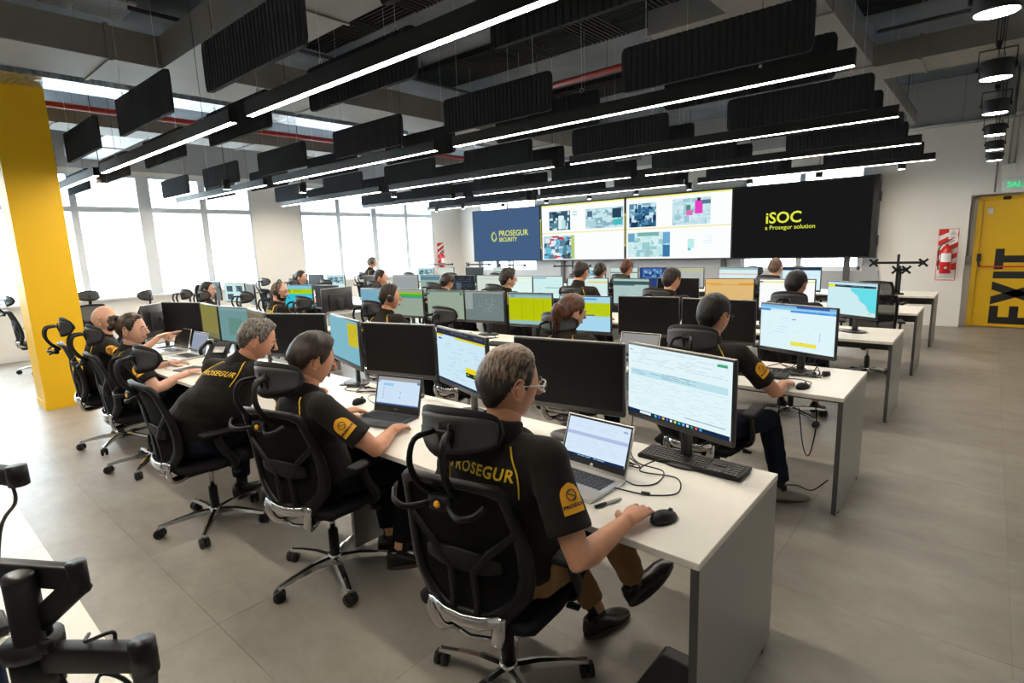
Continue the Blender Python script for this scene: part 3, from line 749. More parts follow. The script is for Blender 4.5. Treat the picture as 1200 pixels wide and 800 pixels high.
    pm.add(vs, fs, M['open_mesh'] if kind in ('rect', 'blue') else M['mesh'], True); pm.build('back_mesh', None, t)
    if kind != 'rect':
        y = MB()
        for q in (-1, 1):
            y.tube([bp(q*.045, .03, .016), bp(q*.045, .10, .018), bp(q*.042, .20, .020)], [(.013, .008)]*3, 6, B, up=(0, 1, 0), smooth=False)
            y.tube([bp(q*.040, .185, .020), bp(q*.11, .27, .018), bp(q*.198, .35, .014)], [(.014, .008)]*3, 6, B, up=(0, 1, 0), smooth=False)
        y.build('lumbar_support', None, t)
        lp = MB(); R_ = []
        for i in range(9):
            x = -.14+.28*i/8; w = .045*(1-abs(i/4-1)**3*.5)
            R_.append([bp(x, .22+w*math.cos(2*PI*j/10), -.0+.012+.009*math.sin(2*PI*j/10)) for j in range(10)])
        lp.ring(R_, M['blacksoft']); lp.build('lumbar_pad', None, t)
        c = MB()
        for q in (-1, 1):
            c.tube(smooth_curve([(q*.126, -.252, .508), (q*.128, -.262, .455), (q*.100, -.238, .392), (q*.06, -.15, .388), (q*.045, -.05, .40)], 4), [(.024, .012)]*17, 8, C, up=(0, 1, 0))
        c.tube([(-.132, -.258, .495), (-.07,-.276,.482), (0, -.282, .478), (.07,-.276,.482), (.132, -.258, .495)], [(.024, .009)]*5, 8, C, up=(0, 1, 0))
        c.tube([(-.085, -.222, .392), (0, -.235, .385), (.085, -.222, .392)], [(.010, .008)]*3, 8, C, up=(0, 1, 0)); c.build('chrome_bracket', None, t)
    else:
        c = MB(); c.tube([(0, -.05, .41), (0, -.24, .42), bp(0, .07, .02)], [(.03, .012)]*3, 8, B); c.build('back_bracket', None, t)
    if kind in ('mesh', 'blue'):
        top = bp(0, .515)
        nk = MB()
        if kind == 'mesh':
            for q in (-1, 1):
                nk.tube(smooth_curve([(q*.040, top.y-.010, .925), (q*.056, top.y-.060, .975), (q*.060, top.y-.092, 1.045), (q*.052, top.y-.075, 1.115), (q*.030, top.y-.010, 1.125)], 4), [(.008, .0125)]*17, 8, B, up=(0, 1, 0))
        else: nk.tube([(0, top.y, .97), (0, top.y-.02, 1.12)], [(.022, .008)]*2, 8, B)
        nk.build('headrest_arm', None, t)
        hr = MB(); cols = 16; rows = 6; P = []
        hy = top.y+.035 if kind == 'mesh' else top.y+.01
        def hp(u, v, o):
            a = u*PI/2; x = .148*math.sin(a); k = max(0, math.cos(a))**(.42 if v > 0 else .75)
            zz = 1.10+.082*v*k+.010*(1-u*u); yy = hy+.070*math.sin(a)**2-.022*v*v*(1 if v > 0 else .3)+.012*v-o
            return Vector((x, yy, zz))
        ring = []
        for i in range(cols+1):
            u = -1+2*i/cols; u *= .995; k = []
            for j in range(rows+1): k.append(hp(u, -1+2*j/rows, 0))
            for j in range(rows+1): k.append(hp(u, 1-2*j/rows, .018*(1-abs(1-2*j/rows)**4*.6)))
            ring.append(k)
        hr.ring(ring, M['blacksoft']); hr.build('headrest', None, t)
        hs_ = MB(); R2 = []
        for i in range(13):
            u = (-1+2*i/12)*.80; R2.append([hp(u, v*.72, .0195+.004*(1-v*v)) for v in [-1+2*j/6 for j in range(7)]]+[hp(u, v*.72, .012) for v in [1-2*j/6 for j in range(7)]])
        hs_.ring(R2, mat('shell_grey', (.035, .035, .037), .5)); hs_.build('headrest_shell', None, t)
        if kind == 'mesh':
            hb = MB()
            for q in (-1, 1): hb.tube([(q*.018, hy-.022, 1.065), (q*.018, hy-.035, 1.11), (q*.018, hy-.03, 1.145)], .006, 6, B)
            hb.tube([(-.03, hy-.035, 1.12), (.03, hy-.035, 1.12)], .010, 6, B); hb.build('headrest_bracket', None, t)
            hg = MB(); hg.rbox((0, top.y-.035, .915), (.075, .035, .05), .012, B)
            for q in (-1, 1): hg.tube(smooth_curve([(q*.03, top.y-.045, .912), (q*.09, top.y-.085, .905), (q*.14, top.y-.080, .915), (q*.165, top.y-.050, .935)], 4), [(.010, .006)]*13, 8, B, up=(0, 1, 0))
            hg.build('coat_hanger', None, t)
            bt = MB(); bt.sphere((0, top.y-.054, .915), (.012, .006, .012), M['orange'], 12, 8); bt.build('hanger_button', None, t)
    for q in (-1, 1):
        a = MB(); a.tube(smooth_curve([(q*.18, .04, .425), (q*.25, .05, .430), (q*.278, .04, .475), (q*.284, -.02, .565), (q*.284, -.05, .645)], 4), [(.012, .024)]*17, 8, B, up=(0, 1, 0)); a.build('armrest_post', None, t)
        p = MB(); p.rbox((q*.284, .0, .662), (.075, .255, .024), .011, M['blacksoft'], seg=3); p.build('armrest_pad', None, t)
    return t
def open_mesh_mat():
    m = bpy.data.materials.new('open_mesh_fabric'); m.use_nodes = True; nt = m.node_tree; b = nt.nodes['Principled BSDF']; o = nt.nodes['Material Output']
    b.inputs['Base Color'].default_value = (.012, .012, .013, 1); b.inputs['Roughness'].default_value = .8
    t = nt.nodes.new('ShaderNodeBsdfTransparent'); mx = nt.nodes.new('ShaderNodeMixShader'); mx.inputs[0].default_value = .62
    nt.links.new(t.outputs[0], mx.inputs[1]); nt.links.new(b.outputs[0], mx.inputs[2]); nt.links.new(mx.outputs[0], o.inputs[0]); return m
M['open_mesh'] = open_mesh_mat()

CH = [  # x, y, yaw, label
    (-1.25, 1.36, .20, 'black mesh chair under the nearest man in the clear-framed glasses'),
    (-2.46, 1.38, .24, 'black mesh chair under the dark-haired man, second from the near right desk end'),
    (-3.56, 1.22, .0, 'black mesh chair under the hunched grey-haired man'),
    (-5.03, 1.32, -.05, 'black mesh chair under the woman with the hair bun'),
    (-5.88, 1.32, -.10, 'black mesh chair under the bald man beside the yellow column'),
    (-10.9, 1.62, .0, 'empty black chair standing alone left of the yellow column'),
    (-1.25, 3.22, .05, 'black mesh chair under the man in dark glasses at the second row end'),
    (-2.30, 3.38, .1, 'black mesh chair under the red-haired woman of the second row'),
    (-3.38, 3.30, .0, 'empty black mesh chair in the second row between headset man and red-haired woman'),
    (-4.50, 3.37, .1, 'black mesh chair under the headset man in the second row'),
    (-5.78, 3.38, .1, 'empty black mesh chair in the second row beside the bald bearded man'),
    (-6.50, 3.42, .0, 'black mesh chair under the bald bearded man with the headset'),
    (-7.40, 3.48, .1, 'empty black mesh chair in the second row right of the ponytail woman'),
    (-8.45, 3.35, .1, 'black mesh chair under the ponytail woman'),
    (-9.1, 3.35, .1, 'empty black mesh chair left of the ponytail woman'),
    (-1.28, 5.36, .0, 'black chair under the short-haired man at the third row end'),
    (-2.52, 5.38, .0, 'black chair under the brown-haired man before the off screen in the third row'),
    (-3.52, 5.36, .05, 'black chair under the tall man looking down in the third row'),
    (-4.72, 5.38, .0, 'black chair under the curly-haired person in the third row'),
    (-5.90, 5.40, .05, 'black chair under the brown-haired head in the third row'),
    (-7.3, 5.40, .1, 'black chair under the third-row man before the pale windows'),
    (-8.7, 5.42, .1, 'empty black chair in the third row left of the middle'),
    (-9.8, 5.42, .1, 'black chair under the dark-haired woman near the left windows'),
    (-10.9, 5.42, .1, 'leftmost empty black chair of the third row by the windows'),
    (-2.05, 7.45, .0, 'black chair under the shaven-headed man in the fourth row'),
    (-4.1, 7.45, .0, 'black chair under the reddish-haired person in the fourth row'),
    (-4.85, 7.43, .0, 'black chair under the spiky-haired person in the fourth row'),
    (-6.6, 7.48, .1, 'empty black chair in the fourth row below the blue-grey screen'),
    (-7.75, 7.48, .1, 'empty black chair in the fourth row left of the first empty one'),
    (-9.0, 7.48, .1, 'empty black chair in the fourth row before the far windows'),
    (-10.45, 7.4, .0, 'black chair behind the standing man near the left windows'),
    (-2.2, 9.55, .0, 'empty dark chair of the farthest row below the screen with yellow letters'),
    (-6.0, 9.55, .1, 'empty black chair in the farthest row below the left white screen'),
    (-2.9, 9.55, .1, 'empty black headrest chair beside the bare monitor arms at the far right'),
]
def chairs():
    p = chair_proto('mesh')
    for i, (x, y, r, l) in enumerate(CH):
        if i == 0: p.location = (x, y, 0); p.rotation_euler.z = r; p['label'] = l; p['group'] = 'office chairs with headrests'
        else: copy_tree(p, None, (x, y, 0), r, l)
    q = chair_proto('rect'); q.location = (-.98, 7.40, 0); q.rotation_euler.z = .25; tag(q, 'low open-mesh chair without headrest at the right end of the fourth row', 'chair', 'open-mesh chairs')
    copy_tree(q, None, (-1.15, 9.42, 0), -.1, 'open-mesh chair without headrest at the right end of the farthest row')
    b = chair_proto('blue'); b.location = (-9.75, 2.55, 0); b.rotation_euler.z = PI-.9; tag(b, 'chair with blue seat, mesh back and round headrest between column and windows', 'chair')
    copy_tree(b, None, (-10.9, 2.25, 0), PI/2, 'second blue-seated chair, nearly hidden behind the right edge of the column')
chairs()
# ------------------------------------------------------------------ screens
class UI:
    """flat coloured blocks shown on a screen; u right, v down, 0..1"""
    def __init__(s, bg): s.r = [(0, 0, 1, 1, bg)]
    def b(s, u0, v0, u1, v1, c): s.r.append((u0, v0, u1, v1, c)); return s
    def lines(s, u0, v0, u1, v1, n, c, seed=1, fill=.6, h=.30):
        R = random.Random(seed); dv = (v1-v0)/n
        for i in range(n):
            u = u0
            while u < u1-.01:
                w = R.uniform(.02, .12)
                if R.random() < fill: s.b(u, v0+i*dv, min(u+w, u1), v0+i*dv+dv*h, c)
                u += w+.015
        return s
    def speckle(s, u0, v0, u1, v1, n, c, seed=1, z=.012):
        R = random.Random(seed)
        for i in range(n):
            u = R.gauss((u0+u1)/2, (u1-u0)/4); v = R.gauss((v0+v1)/2, (v1-v0)/4)
            if u0 < u < u1 and v0 < v < v1: q = z*R.uniform(.4, 1.3); s.b(u, v, u+q, v+q*1.4, c)
        return s
    def photo(s, u0, v0, u1, v1, cols, seed=1, n=26):
        R = random.Random(seed); s.b(u0, v0, u1, v1, cols[0])
        for i in range(n*3):
            a = R.uniform(u0, u1-.01); b_ = R.uniform(v0, v1-.02); w = R.uniform(.04, .22)*(u1-u0); h = R.uniform(.05, .30)*(v1-v0)
            s.b(a, b_, min(a+w, u1), min(b_+h, v1), cols[R.randrange(1, len(cols))])
        return s
    def obj(s, w, h, parent, loc, name='displayed_image'):
        b = MB(); k = 0
        for i, (u0, v0, u1, v1, c) in enumerate(s.r):
            y = -.0004-.00003*i if i else -.0003
            x0, x1, z0, z1 = (u0-.5)*w, (u1-.5)*w, (.5-v1)*h, (.5-v0)*h
            b.add([(x0, y, z0), (x1, y, z0), (x1, y, z1), (x0, y, z1)], [(0, 1, 2, 3)], scr(*c))
        return b.build(name, None, parent, loc)
WH = (232, 246, 250)
def ui(kind):
    g = (170, 195, 205)
    if kind == 'sheet':
        u = UI((226, 245, 250)); u.lines(.03, .04, .97, .26, 7, (196, 218, 226), 3, .5); u.b(.02, .06, .05, .07, (40, 140, 100)); u.b(.03, .335, .97, .43, (190, 226, 236)); u.lines(.05, .34, .70, .42, 3, (120, 165, 180), 5, .7)
        u.lines(.03, .46, .97, .88, 14, (205, 230, 236), 7, .55); u.b(.88, .05, .965, .085, (60, 165, 120)); u.b(.60, .86, .96, .868, (110, 130, 140))
        u.b(0, .94, 1, 1, (22, 44, 74)); u.b(.14, .95, .26, .985, WH)
        for i, c in enumerate([(80, 200, 230), (60, 120, 200), (230, 180, 60), (90, 90, 200), (240, 240, 240), (200, 220, 60), (60, 190, 220), (120, 200, 240), (240, 240, 250), (60, 160, 90), (220, 90, 60), (60, 170, 230)]): u.b(.30+.04*i, .952, .322+.04*i, .985, c)
        u.lines(.84, .955, .98, .985, 1, WH, 2, .8, .6)
    elif kind == 'browser':
        u = UI((206, 232, 246)); u.b(0, 0, 1, .10, (48, 52, 66)); u.lines(.03, .02, .96, .06, 1, (90, 96, 120), 2, .7, .6); u.b(0, .10, .15, .135, (225, 205, 20)); u.b(.42, .10, 1, .135, (225, 205, 20)); u.b(.04, .17, .12, .20, (60, 90, 200))
        u.lines(.20, .25, .9, .90, 14, (170, 198, 216), 4, .22, .2); u.b(.62, .60, .98, .69, (232, 214, 20)); u.b(.62, .69, .98, .77, (44, 48, 52)); u.lines(.64, .71, .96, .75, 1, (170, 180, 40), 3, .6, .6); u.b(0, .955, 1, 1, (40, 60, 90))
    elif kind == 'teal': u = UI((128, 184, 200)); u.b(.66, .06, .99, .58, (206, 188, 44)); u.lines(.69, .11, .96, .4, 5, (150, 136, 40), 2, .6, .16); u.b(0, .965, 1, 1, (70, 90, 100))
    elif kind == 'olive': u = UI((138, 132, 72)); u.b(0, .86, 1, 1, (120, 120, 88)); u.lines(.1, .15, .9, .7, 8, (128, 124, 70), 2, .4)
    elif kind == 'tealgreen': u = UI((112, 152, 152)); u.b(.3, .3, .75, .8, (100, 140, 128)); u.b(0, 0, 1, .08, (128, 160, 160)); u.lines(.1, .2, .9, .8, 8, (104, 146, 144), 5, .4)
    elif kind == 'brown': u = UI((120, 110, 92)); u.b(0, .0, 1, .08, (136, 126, 108)); u.b(.1, .3, .8, .9, (112, 104, 88))
    elif kind == 'form':
        u = UI((222, 244, 250)); u.b(0, 0, 1, .05, (120, 180, 220)); u.b(.5, 0, .92, .05, (50, 90, 170)); u.b(0, .05, 1, .10, (150, 205, 235)); u.b(0, .10, 1, .145, (70, 150, 225)); u.b(.14, .10, .42, .145, (215, 238, 248))
        u.lines(.62, .115, .97, .13, 1, (160, 200, 240), 2, .7, .6); u.lines(.12, .28, .40, .75, 7, (190, 215, 228), 9, .35, .16); u.b(.44, .29, .50, .315, (110, 180, 200)); u.lines(.45, .45, .8, .7, 4, (205, 228, 236), 3, .3, .12)
        u.b(.44, .80, .78, .885, (236, 226, 70)); u.lines(.45, .81, .6, .84, 1, (170, 150, 40), 2, .9, .5)
        for i in range(4): u.b(.81, .56+.045*i, .822, .578+.045*i, (90, 130, 150))
    elif kind == 'lime': u = UI((150, 188, 186)); u.b(0, .14, 1, .88, (184, 196, 12)); [u.b(x, .14, x+.015, .88, (166, 178, 16)) for x in (.3, .58, .8)]; u.lines(.06, .25, .95, .8, 9, (168, 178, 20), 2, .4, .14); u.b(0, .0, 1, .05, (110, 140, 150)); u.b(.05, .08, .16, .11, (60, 100, 150))
    elif kind == 'limeblue': u = UI((166, 214, 236)); u.b(.02, .04, .75, .09, (90, 160, 215)); u.b(0, .17, 1, .56, (186, 202, 24)); u.lines(.04, .22, .95, .52, 6, (166, 180, 30), 5, .45, .18); u.b(.5, .52, .7, .55, (60, 80, 130))
    elif kind == 'map': u = UI((112, 126, 124)); u.b(0, 0, .20, .62, (150, 160, 158)); u.b(0, 0, 1, .05, (150, 158, 156)); u.speckle(.22, .06, .95, .95, 260, (168, 182, 178), 3, .010)
    elif kind == 'palegreen': u = UI((152, 168, 150)); u.b(0, 0, 1, .05, (120, 136, 124)); u.b(.0, .06, .06, .13, (30, 120, 90)); u.b(.90, .06, .97, .14, (40, 130, 110)); u.lines(.1, .15, .9, .9, 12, (142, 158, 140), 4, .5, .3)
    elif kind == 'greenband': u = UI((152, 166, 150)); u.b(0, .10, 1, .17, (150, 186, 40)); u.b(0, .17, 1, .26, (70, 175, 60)); u.b(0, .26, 1, .32, (70, 150, 150)); u.lines(.05, .38, .95, .9, 12, (142, 156, 140), 4, .5, .3)
    elif kind == 'blue': u = UI((122, 172, 192)); u.b(0, .88, 1, .97, (160, 180, 60)); u.b(0, 0, 1, .05, (150, 184, 194)); u.lines(.05, .1, .9, .8, 10, (112, 162, 184), 3, .4, .3)
    elif kind == 'cyan': u = UI((44, 190, 212)); u.b(0, 0, 1, .16, (130, 196, 220)); u.b(0, .16, 1, .40, (170, 205, 30)); u.lines(.05, .2, .6, .34, 2, (120, 160, 40), 3, .7, .3); u.b(.55, .45, .95, .9, (90, 205, 225))
    elif kind == 'seamap':
        u = UI((205, 236, 240)); u.b(0, 0, 1, .07, (190, 225, 240)); u.b(0, .07, .15, .16, (232, 220, 40)); u.b(.15, .08, .98, .15, (26, 50, 66)); u.lines(.2, .1, .95, .13, 1, (120, 140, 150), 4, .5, .6)
        for i in range(16): v = .16+i*.045; x = .48+.028*i-.02*math.sin(i); u.b(x, v, 1, v+.046, (104, 222, 232))
        for i in range(16): v = .16+i*.045; x = .48+.028*i-.02*math.sin(i); u.b(x-.02, v, x-.012, v+.03, (210, 190, 200))
        u.b(.85, .90, .92, .93, (225, 215, 90))
    elif kind == 'white': u = UI((250, 252, 252)); u.b(0, .06, 1, .11, (240, 236, 130)); u.b(0, .05, .06, .10, (90, 110, 130)); u.lines(.08, .3, .9, .9, 8, (236, 242, 246), 2, .4, .2)
    elif kind == 'orange': u = UI((224, 186, 122)); u.b(0, .15, .35, .2, (226, 166, 60)); u.b(.1, .20, 1, .23, (218, 160, 70)); u.b(.7, .15, 1, .20, (222, 150, 40)); u.lines(.1, .35, .9, .8, 7, (214, 176, 116), 2, .5, .3)
    elif kind == 'darkband': u = UI((172, 196, 192)); u.b(0, .08, 1, .22, (60, 92, 92)); u.b(0, .20, .6, .26, (70, 104, 104)); u.lines(.1, .4, .8, .9, 5, (150, 180, 172), 3, .4, .2)
    elif kind == 'pale': u = UI((212, 236, 232)); u.b(.5, .12, 1, .18, (226, 216, 100)); u.lines(.05, .3, .95, .9, 8, (200, 226, 224), 3, .4, .3)
    elif kind == 'paleblue': u = UI((208, 240, 238)); u.b(0, .04, .45, .1, (120, 170, 200)); u.b(.4, .5, 1, .54, (130, 190, 170)); u.lines(.05, .2, .95, .9, 8, (190, 226, 226), 6, .35, .3)
    elif kind == 'palewhite': u = UI((226, 248, 240)); u.b(.4, .08, .95, .12, (236, 232, 150)); u.b(0, .3, 1, .33, (214, 238, 232))
    elif kind == 'palegrey': u = UI((212, 222, 210)); u.b(0, .12, 1, .17, (186, 206, 204)); u.lines(.05, .3, .95, .9, 6, (204, 214, 202), 3, .4, .3)
    elif kind == 'darkgrid': u = UI((40, 46, 52)); u.lines(.05, .1, .95, .9, 9, (80, 88, 94), 4, .6, .35); u.b(.25, .35, .45, .7, (90, 98, 104))
    elif kind == 'greenblue': u = UI((152, 170, 164)); u.b(0, .06, 1, .26, (88, 132, 150)); u.lines(.05, .4, .95, .9, 6, (144, 160, 154), 3, .4, .3)
    elif kind == 'grey': u = UI((156, 162, 162)); u.b(0, 0, 1, .08, (172, 176, 176)); u.lines(.05, .2, .95, .9, 8, (150, 156, 156), 3, .4, .3)
    elif kind == 'photos':
        u = UI((206, 236, 240)); u.b(0, 0, 1, .04, (180, 200, 60))
        for k, (a, c) in enumerate(((.12, .16), (.60, .14), (.14, .60))): u.photo(a, c, a+.30, c+.32, [(70, 84, 92), (30, 40, 48), (120, 136, 140), (90, 104, 110)], k+2, 14)
    elif kind == 'cams': u = UI((214, 240, 242)); u.photo(.08, .10, .95, .52, [(150, 185, 195), (60, 90, 104), (190, 216, 222), (100, 140, 150)], 4, 40); u.b(.3, .62, .6, .66, (150, 190, 190))
    elif kind == 'darkblue': u = UI((44, 66, 120)); u.photo(.1, .05, .75, .55, [(70, 110, 180), (150, 190, 220), (100, 150, 170), (40, 60, 120)], 7, 14)
    elif kind == 'redline': u = UI((216, 238, 236)); u.b(0, .0, 1, .1, (150, 185, 195)); u.b(0, .28, 1, .34, (225, 190, 200)); u.b(0, .60, 1, .68, (90, 200, 190))
    elif kind == 'yellowline': u = UI((178, 184, 178)); u.b(0, .08, 1, .16, (196, 194, 110))
    elif kind == 'darktop': u = UI((214, 240, 248)); u.b(0, 0, 1, .12, (34, 54, 78)); u.lines(.1, .3, .9, .9, 6, (200, 226, 236), 3, .4, .3)
    elif kind == 'darkline': u = UI((198, 220, 212)); u.b(0, .24, 1, .29, (60, 80, 80)); u.b(0, .55, 1, .58, (170, 196, 190))
    elif kind == 'laptop1': u = UI((214, 232, 250)); u.lines(.03, .05, .97, .28, 6, (196, 214, 236), 3, .5); u.b(.0, .36, 1, .45, (178, 190, 226)); u.lines(.04, .5, .96, .85, 10, (200, 218, 240), 7, .5); u.b(0, .93, 1, 1, (26, 44, 84)); u.lines(.25, .95, .7, .98, 1, (150, 190, 220), 3, .7, .7); u.b(.9, .1, .97, .14, (150, 170, 200))
    elif kind == 'laptop2':
        u = UI((206, 226, 246)); u.b(0, 0, 1, .13, (158, 158, 160)); u.b(.14, .22, .38, .32, (150, 205, 235)); u.b(.0, .13, .06, .20, (160, 180, 210)); u.b(.93, .13, 1, .2, (90, 120, 170))
        for i in range(6): u.b(.14, .38+.075*i, .165, .40+.075*i, (70, 80, 90)); u.b(.20, .38+.075*i, .33, .39+.075*i, (186, 208, 228))
        u.b(.55, .52, .57, .55, (50, 60, 70)); u.b(.55, .70, .57, .73, (50, 60, 70)); u.b(0, .95, 1, 1, (70, 100, 150))
    elif kind == 'laptop3': u = UI((150, 160, 178)); u.b(0, 0, 1, .06, (180, 186, 196)); u.lines(.1, .2, .9, .9, 5, (140, 150, 170), 3, .4, .4)
    elif kind == 'dots': u = UI((150, 148, 144)); u.b(0, .6, 1, 1, (120, 118, 114)); [u.b(x, .62, x+.03, .68, (245, 245, 245)) for x in (.30, .48, .67, .86)]  # white dots stand for reflections, painted in as lit screen blocks
    else: u = UI((160, 160, 160))
    return u

def monitor(label, x0, y0, x1, y1, zt, kind, h=.335, mount='stand', group='desk monitors', minw=.50):
    dx, dy = x1-x0, y1-y0; w = math.hypot(dx, dy); rz = math.atan2(dy, dx)
    if w < minw:                      # right side hidden: keep the seen left edge
        x1, y1 = x0+math.cos(rz)*minw, y0+math.sin(rz)*minw; w = minw
    t = empty('computer_monitor', ((x0+x1)/2, (y0+y1)/2, DZ), rz, label, 'monitor', group)
    zc = zt-DZ-h/2
    b = MB(); b.rbox((0, .012, zc), (w, .024, h), .006, M['bezel'], seg=1); b.box((0, .012, zc+h/2-.0005), (w-.01, .018, .003), M['bezel_top']); b.rbox((0, .035, zc-.01), (w*.62, .035, h*.62), .015, M['bezel']); b.build('housing', None, t)
    sw, sh = w-.016, h-.034
    off = kind == 'off'
    s = MB(); s.box((0, -.0006, zc+.010), (sw, .0012, sh), M['off']); s.build('screen', None, t)
    if not off: ui(kind).obj(sw-.002, sh-.002, t, (0, -.0012, zc+.010))
    if mount == 'stand':
        p = MB(); p.rbox((0, .075, (zc-.02)/2+.01), (.05, .022, zc-.0), .006, M['bezel']); p.rbox((0, .058, zc-.02), (.10, .03, .10), .008, M['bezel']); p.build('stand_column', None, t)
        f = MB(); f.ring([[(.115*math.cos(2*PI*j/24)*k, .06+.085*math.sin(2*PI*j/24)*k, z) for j in range(24)] for k, z in ((1, 0), (1, .008), (.9, .013))], M['bezel']); f.build('stand_base', None, t)
    else:
        p = MB(); p.rbox((0, .062, zc), (.11, .02, .11), .005, M['black']); p.tube([(0, .07, zc), (mount*.20, .12, zc-.01), (mount*.30, .115, zc-.02)], (.016), 8, M['black']); p.build('monitor_arm', None, t)
        q = MB(); q.cyl((mount*.30, .115, 0), (mount*.30, .115, zc+.05), .017, n=12, m=M['black']); q.rbox((mount*.30, .115, .01), (.10, .07, .02), .006, M['black']); q.build('arm_pole', None, t)
    return t
MON = [
 ('A1', -1.184,2.150,-0.665,1.999,1.220, 'sheet', 'large lit monitor with a white spreadsheet at the right end of the nearest desk'),
 ('A2', -1.737,2.018,-1.170,2.098,1.220, 'off', 'black switched-off monitor in front of the man with clear-framed glasses'),
 ('B1', -2.427,2.134,-1.866,1.960,1.210, 'browser', 'lit monitor with a dark and yellow page header left of the nearest man'),
 ('B2', -2.989,2.015,-2.455,2.141,1.210, 'off', 'black switched-off monitor behind the dark grey laptop'),
 ('C1', -3.640,2.178,-3.053,2.023,1.210, 'teal', 'angled teal monitor with a yellow note block at its right'),
 ('C2', -4.174,1.956,-3.655,2.151,1.210, 'off', 'black switched-off monitor behind the dark-haired man\'s head'),
 ('D1', -4.783,2.089,-4.220,1.967,1.210, 'brown', 'dim brownish monitor right of the hunched grey-haired man\'s head'),
 ('D2', -5.238,2.037,-4.803,2.085,1.210, 'tealgreen', 'dim teal-green monitor above the hunched grey-haired man'),
 ('E2', -6.390,1.941,-5.863,2.111,1.210, 'off', 'black switched-off monitor behind the open silver laptop'),
 ('E1', -5.840,2.108,-5.262,2.035,1.210, 'olive', 'dim olive-coloured monitor near the left end of the nearest desk'),
 ('F', -6.72,2.12,-6.40,1.76,1.190, 'off', 'leftmost monitor of the nearest row, black and turned sideways'),
 ('G1', -1.201,4.087,-0.685,3.891,1.200, 'form', 'lit monitor with a blue header and yellow button at the second row end'),
 ('G2', -1.821,4.171,-1.254,4.165,1.200, 'off', 'black switched-off monitor behind the head of the man in dark glasses'),
 ('H2', -2.375,4.145,-1.858,4.214,1.200, 'off', 'black switched-off monitor right of the red-haired woman\'s lit screen'),
 ('I', -2.906,4.033,-2.409,4.093,1.200, 'limeblue', 'lit monitor with lime band over light blue before the red-haired woman'),
 ('J', -3.584,4.112,-3.093,4.178,1.200, 'lime', 'lit monitor almost filled with lime green in the second row'),
 ('K', -4.193,4.112,-3.712,4.183,1.200, 'map', 'grey monitor with speckled pale map dots in the second row'),
 ('L', -4.705,4.032,-4.236,4.122,1.200, 'palegreen', 'pale green monitor behind the empty second-row chair'),
 ('M', -5.345,4.045,-4.843,4.093,1.200, 'greenband', 'pale monitor with a bright green band right of the headset man'),
 ('N', -5.883,3.975,-5.375,4.035,1.200, 'blue', 'blue monitor left of the headset man\'s head'),
 ('P', -7.218,4.127,-6.723,4.190,1.200, 'off', 'dark monitor between the cyan screen and the grey monitor back'),
 ('Q', -7.747,3.949,-7.256,4.118,1.200, 'cyan', 'lit cyan monitor with lime band before the bald bearded man'),
 ('R', -9.244,4.062,-8.674,3.935,1.200, 'grey', 'greyish tilted monitor right of the screen with dark photos'),
 ('S', -9.860,3.975,-9.274,4.062,1.200, 'photos', 'pale monitor with three dark photos near the ponytail woman'),
 ('U', -1.177,6.093,-0.724,5.816,1.210, 'seamap', 'lit monitor with a coast and turquoise sea map at the third row end'),
 ('V', -1.850,6.211,-1.314,6.258,1.210, 'white', 'bright white monitor around the short-haired man\'s head in the third row'),
 ('W', -2.437,6.206,-1.909,6.254,1.210, 'orange', 'monitor filled with pale orange in the third row'),
 ('X', -3.002,6.166,-2.508,6.204,1.210, 'off', 'black monitor behind the brown-haired man of the third row'),
 ('Y', -3.513,6.015,-3.020,6.000,1.210, 'darkband', 'pale teal monitor with a dark band in the third row'),
 ('Z', -4.143,5.946,-3.596,6.041,1.210, 'pale', 'pale monitor before the tall man looking down in the third row'),
 ('AA', -4.948,6.231,-4.455,6.276,1.210, 'paleblue', 'pale blue-green monitor left of the tall man in the third row'),
 ('AB', -5.475,6.214,-4.979,6.260,1.210, 'palewhite', 'nearly white monitor right of the curly-haired person'),
 ('AC', -6.059,6.227,-5.535,6.283,1.210, 'palegrey', 'pale greyish-green monitor left of the curly-haired person'),
 ('AD', -6.606,6.165,-6.100,6.219,1.210, 'darkgrid', 'dark monitor with a grey grid in the third row'),
 ('AE', -7.391,6.206,-6.887,6.255,1.210, 'greenblue', 'grey-green monitor with a blue band behind the brown-haired head'),
 ('AF', -7.912,6.024,-7.426,6.193,1.210, 'grey', 'plain grey monitor right of the third-row man at the windows'),
 ('AH', -9.946,5.958,-9.359,5.998,1.210, 'cams', 'pale monitor with a strip of camera pictures near the windows'),
 ('r4a', -2.174,8.288,-1.704,8.250,1.225, 'darktop', 'pale blue monitor with dark top right of the shaven-headed man'),
 ('r4b', -3.055,8.304,-2.473,8.243,1.225, 'redline', 'pale monitor with a pink line and teal line in the fourth row'),
 ('r4c', -3.781,8.271,-3.274,8.302,1.225, 'yellowline', 'greyish monitor with a dull yellow line in the fourth row'),
 ('r4d', -4.348,8.293,-3.818,8.297,1.225, 'darkblue', 'dark blue monitor with a light picture in the fourth row'),
 ('r4e', -4.876,8.251,-4.376,8.303,1.225, 'darkline', 'pale green monitor with a thin dark line in the fourth row'),
 ('r4f', -5.500,8.296,-5.022,8.303,1.225, 'cams', 'small pale monitor with camera pictures behind the spiky-haired person'),
]
for k in MON: monitor(k[7], k[1], k[2], k[3], k[4], k[5], k[6])
